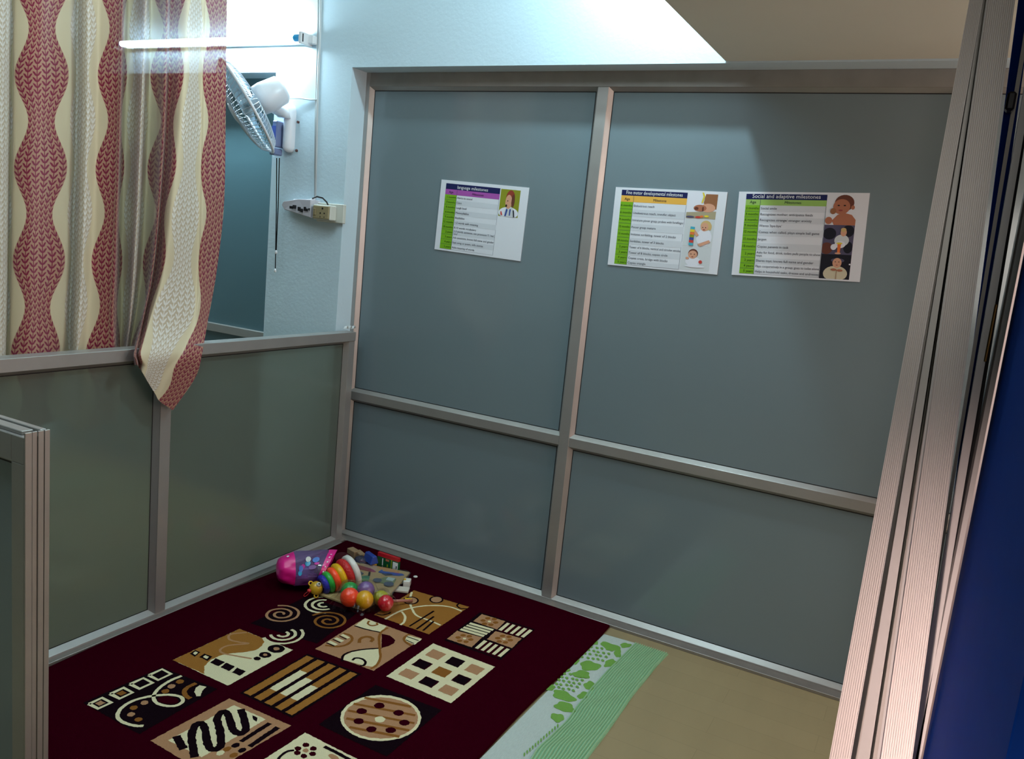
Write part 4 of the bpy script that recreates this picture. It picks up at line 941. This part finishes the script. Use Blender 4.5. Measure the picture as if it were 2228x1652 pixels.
for j in range(n):
    for i in range(n):
        u, v = -0.02+1.05*i/(n-1), -0.02+1.05*j/(n-1); p = vp(u, v)
        edge_d = min(u+0.02, 1.03-u, v+0.02, 1.03-v)
        vs.append((p[0], p[1], zu + (0.015 + 0.0022*math.sin(i*2.1+j*1.3)*math.sin(j*1.9-i*0.7) if edge_d > 0.03 else 0.006+0.003*math.sin(i+j))))
wr_.add(vs, [(j*n+i, j*n+i+1, (j+1)*n+i+1, (j+1)*n+i) for j in range(n-1) for i in range(n-1)]); wr_.build('clear_wrap', FILM, ub, smooth=True)
zb_ = zl+0.010
# balls in a clear bag
def ball(px, py, r, m, label, z0, sq=1.0, tex=None):
    c = at(px, py, z0+r*sq); o = MB().ball(c, (r, r, r*sq), 28, 18).build('toy_ball', m, smooth=True); tag(o, label, 'ball', 'plastic balls in the clear bag'); return c
def bumpy(n, c): return mat('ball_'+n, c, rough=0.35, coat=0.5, coat_rough=0.12, bump=0.35, bscale=120)
c1 = ball(761, 1300, 0.0365, bumpy('orange', (255, 74, 30)), 'bright orange plastic ball in the clear bag on the wooden board', zb_)
c2 = ball(793, 1305, 0.0345, bumpy('yellow', (226, 170, 10)), 'golden yellow plastic ball beside the bright orange ball', zb_)
c3 = ball(761, 1286, 0.0345, bumpy('green', (34, 158, 66)), 'shiny green plastic ball behind the bright orange ball', zb_+0.002)
c4 = ball(796, 1285, 0.0345, bumpy('purple', (122, 92, 150)), 'matt purple plastic ball behind the golden yellow ball', zu+0.009)
def wrapshell(name, cs, rs, label, cat, seed, ztop=0.01, z0=ZT):
    """crumpled clear film lying over the given balls"""
    cs = [np.array(c) for c in cs]; mn = np.min(cs, 0)[:2]-max(rs)*1.9; mx_ = np.max(cs, 0)[:2]+max(rs)*1.9; n = 44; r_ = random.Random(seed); vs = []
    ph = [(r_.uniform(40, 140), r_.uniform(40, 140), r_.uniform(0, 6)) for _ in range(5)]
    for j in range(n):
        for i in range(n):
            p = mn + (mx_-mn)*np.array([i, j])/(n-1); h = z0+0.004
            for c, r in zip(cs, rs):
                d = np.linalg.norm(p-c[:2]); h = max(h, c[2]+math.sqrt(max(0, (r+ztop)**2-d*d)) if d < r+ztop else (z0+0.004) + max(0, (c[2]-z0)*(1-(d-r-ztop)/(r*0.8))))
            h += sum(0.0016*math.sin(a*p[0]+b_*p[1]+f) for a, b_, f in ph)*0.8
            vs.append((p[0], p[1], max(h, z0+0.003)))
    def ok(i, j):
        p = mn + (mx_-mn)*np.array([i+.5, j+.5])/(n-1); return min(np.linalg.norm(p-c[:2])-r for c, r in zip(cs, rs)) < 0.030+0.008*math.sin(i*0.9)+0.008*math.sin(j*1.3)
    o = MB().add(vs, [(j*n+i, j*n+i+1, (j+1)*n+i+1, (j+1)*n+i) for j in range(n-1) for i in range(n-1) if ok(i, j)]).build(name, FILM, smooth=True)
    tag(o, label, cat); return o
wrapshell('clear_bag', [c1, c2, c3, c4], [0.0365, 0.0345, 0.0345, 0.0345], 'crumpled clear plastic bag over the orange, yellow, green and purple balls', 'plastic bag', 4, z0=zb_)
# rattle with two round heads in its own wrapper
rt = thing('rattle', tuple(at(836, 1318, ZT)), 'red and yellow-green toy rattle in a shiny clear wrapper on the rug', 'rattle')
r1, r2 = 0.032, 0.031
q1, q2 = at(839, 1313, ZT+r1), at(829, 1302, ZT+r2)
ax_ = np.array([*(q1-q2)[:2], 0.0]); ax_ /= np.linalg.norm(ax_)
MB().lathe(q1, np.array([0.25, -0.35, -0.9]), [(-0.032, 0.002), (-0.029, 0.014), (-0.02, 0.025), (-0.006, 0.0315), (0.008, 0.030), (0.02, 0.022), (0.028, 0.014), (0.031, 0.002)], 26).build('red_head', mat('rattle_red', (205, 26, 44), rough=0.2, coat=1.0, bump=0.3, bscale=60), rt, smooth=True)
MB().ball(q2, (r2, r2, r2*0.95), 26, 16).build('yellow_green_head', T_YGR, rt, smooth=True)
hs, he = at(858, 1308, ZT+0.02), at(897, 1307, ZT+0.006)
MB().tube([q2, hs, he], [0.006, 0.006, 0.005], 10).build('stick', mat('rattle_stick', (176, 120, 108), rough=0.4), rt, smooth=True)
MB().tube([at(881, 1304, ZT+0.008), he, at(893, 1305, ZT+0.01)], 0.0062, 10).build('stick_tip', T_YEL, rt, smooth=True)
wrapshell('rattle_wrapper', [q1, q2, hs*0.5+q2*0.5], [r1, r2, 0.012], 'shiny crumpled clear wrapper around the red rattle head', 'wrapper', 9)
# ring stacker lying on its side
rs_ = thing('ring_stacker', tuple(at(730, 1290, ZT)), 'ring stacking toy lying on its side, rainbow rings and a yellow bear head', 'stacking toy')
RB = 0.066
cb_ = at(763, 1243, zl+0.073); ch = at(688, 1280, ZT+0.031)
axs = ch-cb_; Ls = np.linalg.norm(axs); axs /= Ls
MB().lathe(cb_, axs, [(-0.016, 0.004), (-0.015, RB*0.9), (-0.010, RB), (0.004, RB), (0.010, RB*0.94), (0.011, 0.02)], 40).build('base', T_WHT, rs_, smooth=True)
MB().tube([cb_, ch], [0.017, 0.012], 14).build('pole', T_WHT, rs_, smooth=True)
def torus_part(name, t, R, r, m, ridged=False):
    prof = [(t + r*math.sin(a), R-r + r*math.cos(a)) for a in np.linspace(0, 2*math.pi, 15)]
    return MB().lathe(cb_, axs, prof, 40, capends=False).build(name, m, rs_, smooth=True)
RID = lambda n, c: mat('ring_'+n, c, rough=0.45, coat=0.2, bump=0.8, bscale=170)
torus_part('red_ring', Ls*0.16, 0.063, 0.0185, RID('red', (190, 26, 26))); torus_part('yellow_ring', Ls*0.345, 0.057, 0.0155, T_YEL)
torus_part('orange_ring', Ls*0.50, 0.051, 0.015, T_ORG); torus_part('green_ring', Ls*0.655, 0.045, 0.0135, T_GRN); torus_part('blue_ring', Ls*0.79, 0.040, 0.0125, RID('blue', (40, 42, 168)))
hd = MB().ball(ch, 0.0265, 24, 16).build('bear_head', mat('bear_yellow', (200, 158, 30), rough=0.35, coat=0.3), rs_, smooth=True)
fdir = CAM-ch; fdir /= np.linalg.norm(fdir); sd = np.cross(fdir, axs); sd /= np.linalg.norm(sd)
for s in (-1, 1):
    e = ch + 0.022*axs*0.55 + sd*0.026*s
    MB().tube([e + 0.0075*(math.cos(a)*sd + math.sin(a)*axs) for a in np.linspace(0, 2*math.pi, 17)[:-1]], 0.0028, 8, closed=True).build('ear', T_YEL, rs_, smooth=True)
MB().ball(ch + fdir*0.021 - axs*0.010 + np.array([0, 0, 0.010]), 0.009, 14, 10).build('eye', T_WHT, rs_, smooth=True)
MB().ball(ch + fdir*0.028 - axs*0.012 + np.array([0, 0, 0.012]), 0.0035, 10, 8).build('pupil', BLACK, rs_, smooth=True)
rb = [ch+axs*0.026, at(676, 1287, ZT+0.01), at(666, 1297, ZT+0.003), at(661, 1297, ZT+0.002), at(664, 1292, ZT+0.003), at(675, 1284, ZT+0.014)]
MB().tube(catmull(np.arange(6.), np.array(rb), np.linspace(0, 5, 30)), 0.0016, 6).build('ribbon_loop', T_RED, rs_, smooth=True)
MB().ball(ch+axs*0.030+np.array([0, 0, 0.004]), (0.009, 0.009, 0.007), 12, 8).build('ribbon_knot', T_RED, rs_, smooth=True)
# pink and lilac toy bag, lying open
bg = thing('toy_bag', tuple(at(650, 1270, ZT)), 'clear lilac toy bag with bright pink bottom and rim, lying open on the rug', 'toy bag')
ca, cz_ = at(613, 1240, ZT+0.070), at(716, 1236, ZT+0.066)
axb = cz_-ca; axb[2] = 0; Lb = np.linalg.norm(axb); axb /= Lb
base_b = np.array([ca[0], ca[1], ZT+0.072])
NA = 44
def bagr(t): return 0.054+0.016*math.sin(min(1, t/0.35)*math.pi/2) - 0.006*max(0, t-0.5)
SLN = 1.0 if np.dot(np.cross(axb, [0, 0, 1.0]), CAM-ca) > 0 else -1.0
def bag_ring(t, k, off=0.0, crumple=1.0):
    a = 2*math.pi*k/NA; e1_ = np.array([0, 0, 1.0]); e2_ = np.cross(axb, e1_)
    r = (bagr(t)+off)*(1+crumple*(0.035*math.sin(3*a+t*5)+0.03*math.sin(7*a-t*9)+0.012*math.sin(13*a+t*21)))
    p = base_b + axb*(t*Lb) + r*(0.92*math.cos(a)*e1_ + 1.08*math.sin(a)*e2_)
    p = p + axb*0.035*max(0, t-0.25)*(math.cos(a)*1.0 - SLN*math.sin(a)*1.2); p[2] = max(p[2], ZT+0.002); return p
def bag_part(name, t0, t1, m, n=10, off=0.0, closed0=False):
    vs = []; fs = []
    if closed0:
        for s in (0.05, 0.45, 0.8):
            for k in range(NA):
                p = bag_ring(t0, k); c = base_b+axb*(t0*Lb); q = c+(p-c)*s - axb*0.022*math.sqrt(1-s*s); q[2] = max(q[2], ZT+0.002); vs.append(q)
    for i in range(n+1): vs += [bag_ring(t0+(t1-t0)*i/n, k, off) for k in range(NA)]
    R_ = len(vs)//NA
    for i in range(R_-1):
        for k in range(NA): fs.append((i*NA+k, i*NA+(k+1) % NA, (i+1)*NA+(k+1) % NA, (i+1)*NA+k))
    if closed0: fs.append(tuple(range(NA-1, -1, -1)))
    return MB().add(vs, fs).build(name, m, bg, smooth=True)
bag_part('pink_bottom', 0.0, 0.24, T_PNK, 8, closed0=True); bag_part('clear_side', 0.24, 0.86, FILM_P, 12); bag_part('pink_rim', 0.85, 0.99, T_PNK, 5, off=0.001)
def sticker(name, t, a0, dt, da, m, k=10, off=0.004):
    pts = []
    for i in range(k):
        b_ = 2*math.pi*i/k; tt = t+dt*math.cos(b_); kk = (a0+da*math.sin(b_))/(2*math.pi)*NA; pts.append(bag_ring(tt, kk, off))
    MB().add(pts, [tuple(range(k))]).build(name, m, bg)
ac = math.atan2(np.dot(np.cross(axb, [0, 0, 1.0]), fdir), fdir[2])
for nm, t, da_, dt, dd, m in (('printed_patch', 0.50, -0.55, 0.055, 0.20, T_WHT), ('printed_patch', 0.50, -0.28, 0.06, 0.16, T_CYN), ('printed_patch', 0.66, -0.50, 0.075, 0.18, T_SKY), ('printed_patch', 0.36, 0.0, 0.05, 0.20, T_SKY),
                              ('printed_patch', 0.40, -0.12, 0.045, 0.14, T_MAG), ('printed_patch', 0.34, 0.25, 0.05, 0.14, T_CYN), ('printed_patch', 0.62, -0.05, 0.09, 0.12, T_PUR), ('printed_patch', 0.70, -0.25, 0.06, 0.08, T_MAG)):
    sticker(nm, t, ac+da_, dt, dd, m)
for k in range(6): sticker('rim_lettering', 0.925, ac-0.85+0.27*k, 0.020, 0.045, PWHITE, 6, 0.004)
sticker('bottom_tag', 0.10, ac-0.9, 0.03, 0.10, PWHITE, 6, 0.004)
# blocks inside the bag
e2b = np.cross(axb, [0, 0, 1.0])
for i, (t, s, z, sz, m, lab) in enumerate(((0.38, 0.35, 0.030, (0.030, 0.016, 0.016), T_LIL, 'long violet building block inside the lilac toy bag'), (0.62, 0.38, 0.036, (0.020, 0.015, 0.015), toy('violet_block', (124, 52, 138)), 'short violet building block inside the lilac toy bag'),
        (0.68, 0.30, 0.018, (0.016, 0.012, 0.012), toy('pale_violet', (150, 104, 160)), 'pale mauve building block inside the lilac toy bag'), (0.50, -0.1, 0.05, (0.026, 0.018, 0.015), toy('lilac_pale', (140, 120, 180)), 'pale lilac building block inside the lilac toy bag'),
        (0.80, 0.40, 0.040, (0.012, 0.026, 0.030), toy('leaf_green', (140, 160, 50)), 'lime green building block at the mouth of the toy bag'), (0.86, 0.0, 0.045, (0.022, 0.030, 0.022), toy('moss', (86, 118, 44)), 'moss green building block at the mouth of the toy bag'))):
    c = base_b + axb*(t*Lb) + e2b*s*0.1*(-1 if np.dot(e2b, fdir) < 0 else 1); c[2] = ZT+z+0.006
    a_ = 0.3*math.sin(i*2.3)
    X = axb*math.cos(a_)+e2b*math.sin(a_); Y = -axb*math.sin(a_)+e2b*math.cos(a_)
    o = thing('building_block', (c[0], c[1], c[2]-sz[2]), lab, 'toy block', 'blocks in the toy bag')
    MB().obox(c, (X, Y, (0, 0, 1)), sz).build('body', m, o, bevel=0.002)
    for q in ((-0.5, 0), (0.5, 0)):
        MB().lathe(c+X*sz[0]*q[0]+np.array([0, 0, sz[2]]), (0, 0, 1), [(0, 0.006), (0.004, 0.006)], 10).build('stud', m, o)
# green and red carton with a white label
gb_ = thing('toy_carton', tuple(at(843, 1237, ZT)), 'small green toy carton with red top band and white label', 'carton')
a0_, a1_ = at(820, 1231, ZT), at(865, 1246, ZT); exg = (a1_-a0_)[:2]; wg = np.linalg.norm(exg); exg /= wg; eyg = np.array([-exg[1], exg[0]]); hg = 0.062; dg_ = 0.014
def gpt(u, d, z): p = a0_[:2]+exg*u*wg+eyg*d; return (p[0], p[1], ZT+z)
def gbox(nm, u0, u1, d0, d1, z0, z1, m): MB().hexa([gpt(u0,d0,z0), gpt(u1,d0,z0), gpt(u1,d1,z0), gpt(u0,d1,z0), gpt(u0,d0,z1), gpt(u1,d0,z1), gpt(u1,d1,z1), gpt(u0,d1,z1)]).build(nm, m, gb_)
gbox('box_body', 0, 1, 0, dg_, 0, hg*0.74, toy('carton_green', (14, 92, 52), 0.35)); gbox('top_band', 0, 1, 0, dg_, hg*0.74, hg, toy('carton_red', (190, 24, 34), 0.35))
gbox('label', 0.75, 0.985, -0.0008, 0.001, 0.004, hg*0.66, PWHITE); gbox('light_stripe', 0.24, 0.28, -0.0008, 0.001, 0.01, hg*0.66, PWHITE); gbox('lime_stripe', 0.66, 0.70, -0.0008, 0.001, 0.006, hg*0.74, toy('lime', (150, 170, 40)))
gbox('printed_detail', 0.40, 0.56, -0.0008, 0.001, hg*0.55, hg*0.68, toy('detail', (200, 110, 80))); gbox('printed_detail', 0.47, 0.52, -0.0008, 0.001, 0.008, hg*0.32, toy('lime', (150, 170, 40))); gbox('barcode', 0.90, 0.95, -0.0012, 0.001, 0.006, hg*0.42, BLACK)
def freeblock(nm, px, py, half, m, lab, cat, rot=0.4, z0=ZT, group=None, bevel=0.002):
    c = at(px, py, z0+half[2]); X = np.array([math.cos(rot), math.sin(rot), 0]); Y = np.array([-math.sin(rot), math.cos(rot), 0])
    o = MB().obox(c, (X, Y, (0, 0, 1)), half).build(nm, m, bevel=bevel); return tag(o, lab, cat, group)
freeblock('loose_block', 806, 1222, (0.034, 0.016, 0.012), T_YEL, 'flat yellow wooden block beside the green toy carton', 'toy block', -0.5, group='loose blocks behind the puzzle board')
MB_ = MB(); cbk = at(807, 1214, ZT+0.044)
Xb = np.array([math.cos(-0.4), math.sin(-0.4), 0]); Yb = np.array([-Xb[1], Xb[0], 0])
bv = [cbk+Xb*sx_*0.034+Yb*sy_*0.020*(1 if sz_ < 0 else 0.5)+np.array([0, 0, sz_*0.018]) for sz_ in (-1, 1) for sx_, sy_ in ((-1,-1),(1,-1),(1,1),(-1,1))]
tag(MB_.hexa(bv).build('loose_block', toy('deep_blue', (30, 62, 150)), bevel=0.003), 'deep blue tapered block lying on the yellow block by the green carton', 'toy block', 'loose blocks behind the puzzle board')
freeblock('loose_block', 793, 1224, (0.018, 0.012, 0.010), T_RED, 'small red block beside the yellow block', 'toy block', 0.2, group='loose blocks behind the puzzle board')
freeblock('cardboard_piece', 769, 1205, (0.028, 0.016, 0.020), CARD, 'brown cardboard piece nearest the corner behind the stacking toy', 'cardboard', -0.3)
freeblock('cardboard_piece', 783, 1210, (0.028, 0.014, 0.018), CARD, 'brown cardboard piece between the other cardboard piece and the green carton', 'cardboard', -0.45)
gp = at(786, 1221, ZT+0.02); tag(MB().ball(gp, (0.034, 0.026, 0.022), 22, 12).build('clear_pack', clear('slate_film', (0.6, 0.66, 0.78), 0.2, 0.35, (90, 96, 120)), smooth=True), 'bluish clear plastic pack behind the puzzle board', 'plastic pack')
mp_ = at(748, 1216, ZT+0.026); tag(MB().ball(mp_, (0.045, 0.03, 0.026), 22, 12).build('clear_pack', clear('maroon_film', (0.7, 0.5, 0.55), 0.1, 0.35, (96, 40, 52)), smooth=True), 'rosy clear plastic pack behind the stacking toy base', 'plastic pack')
wh = thing('white_box', tuple(at(884, 1276, ZT)), 'small white card box with a slit, beside the vehicle puzzle board', 'box')
wc = at(886, 1268, ZT+0.013)
MB().obox(wc, ((0.9, 0.43, 0), (-0.43, 0.9, 0), (0, 0, 1)), (0.014, 0.018, 0.013)).build('box_body', T_WHT, wh, bevel=0.002)
MB().obox(wc+np.array([-0.008, -0.006, 0.0135]), ((0.9, 0.43, 0), (-0.43, 0.9, 0), (0, 0, 1)), (0.004, 0.006, 0.002)).build('yellow_insert', T_YEL, wh)
tag(MB().obox(at(874, 1283, ZT+0.004), ((0.9, 0.43, 0), (-0.43, 0.9, 0), (0, 0, 1)), (0.030, 0.022, 0.004)).build('folded_card', mat('card_white', (196, 190, 176), rough=0.6), bevel=0.001), 'folded pale card lying under the white box', 'card')
tk = at(904, 1255, ZT+0.002); tag(MB().lathe((tk[0], tk[1], ZT), (0, 0, 1), [(0, 0.0085), (0.002, 0.0095), (0.004, 0.008)], 18).build('white_token', T_WHT, smooth=True), 'small round white token lying alone on the maroon rug', 'token')
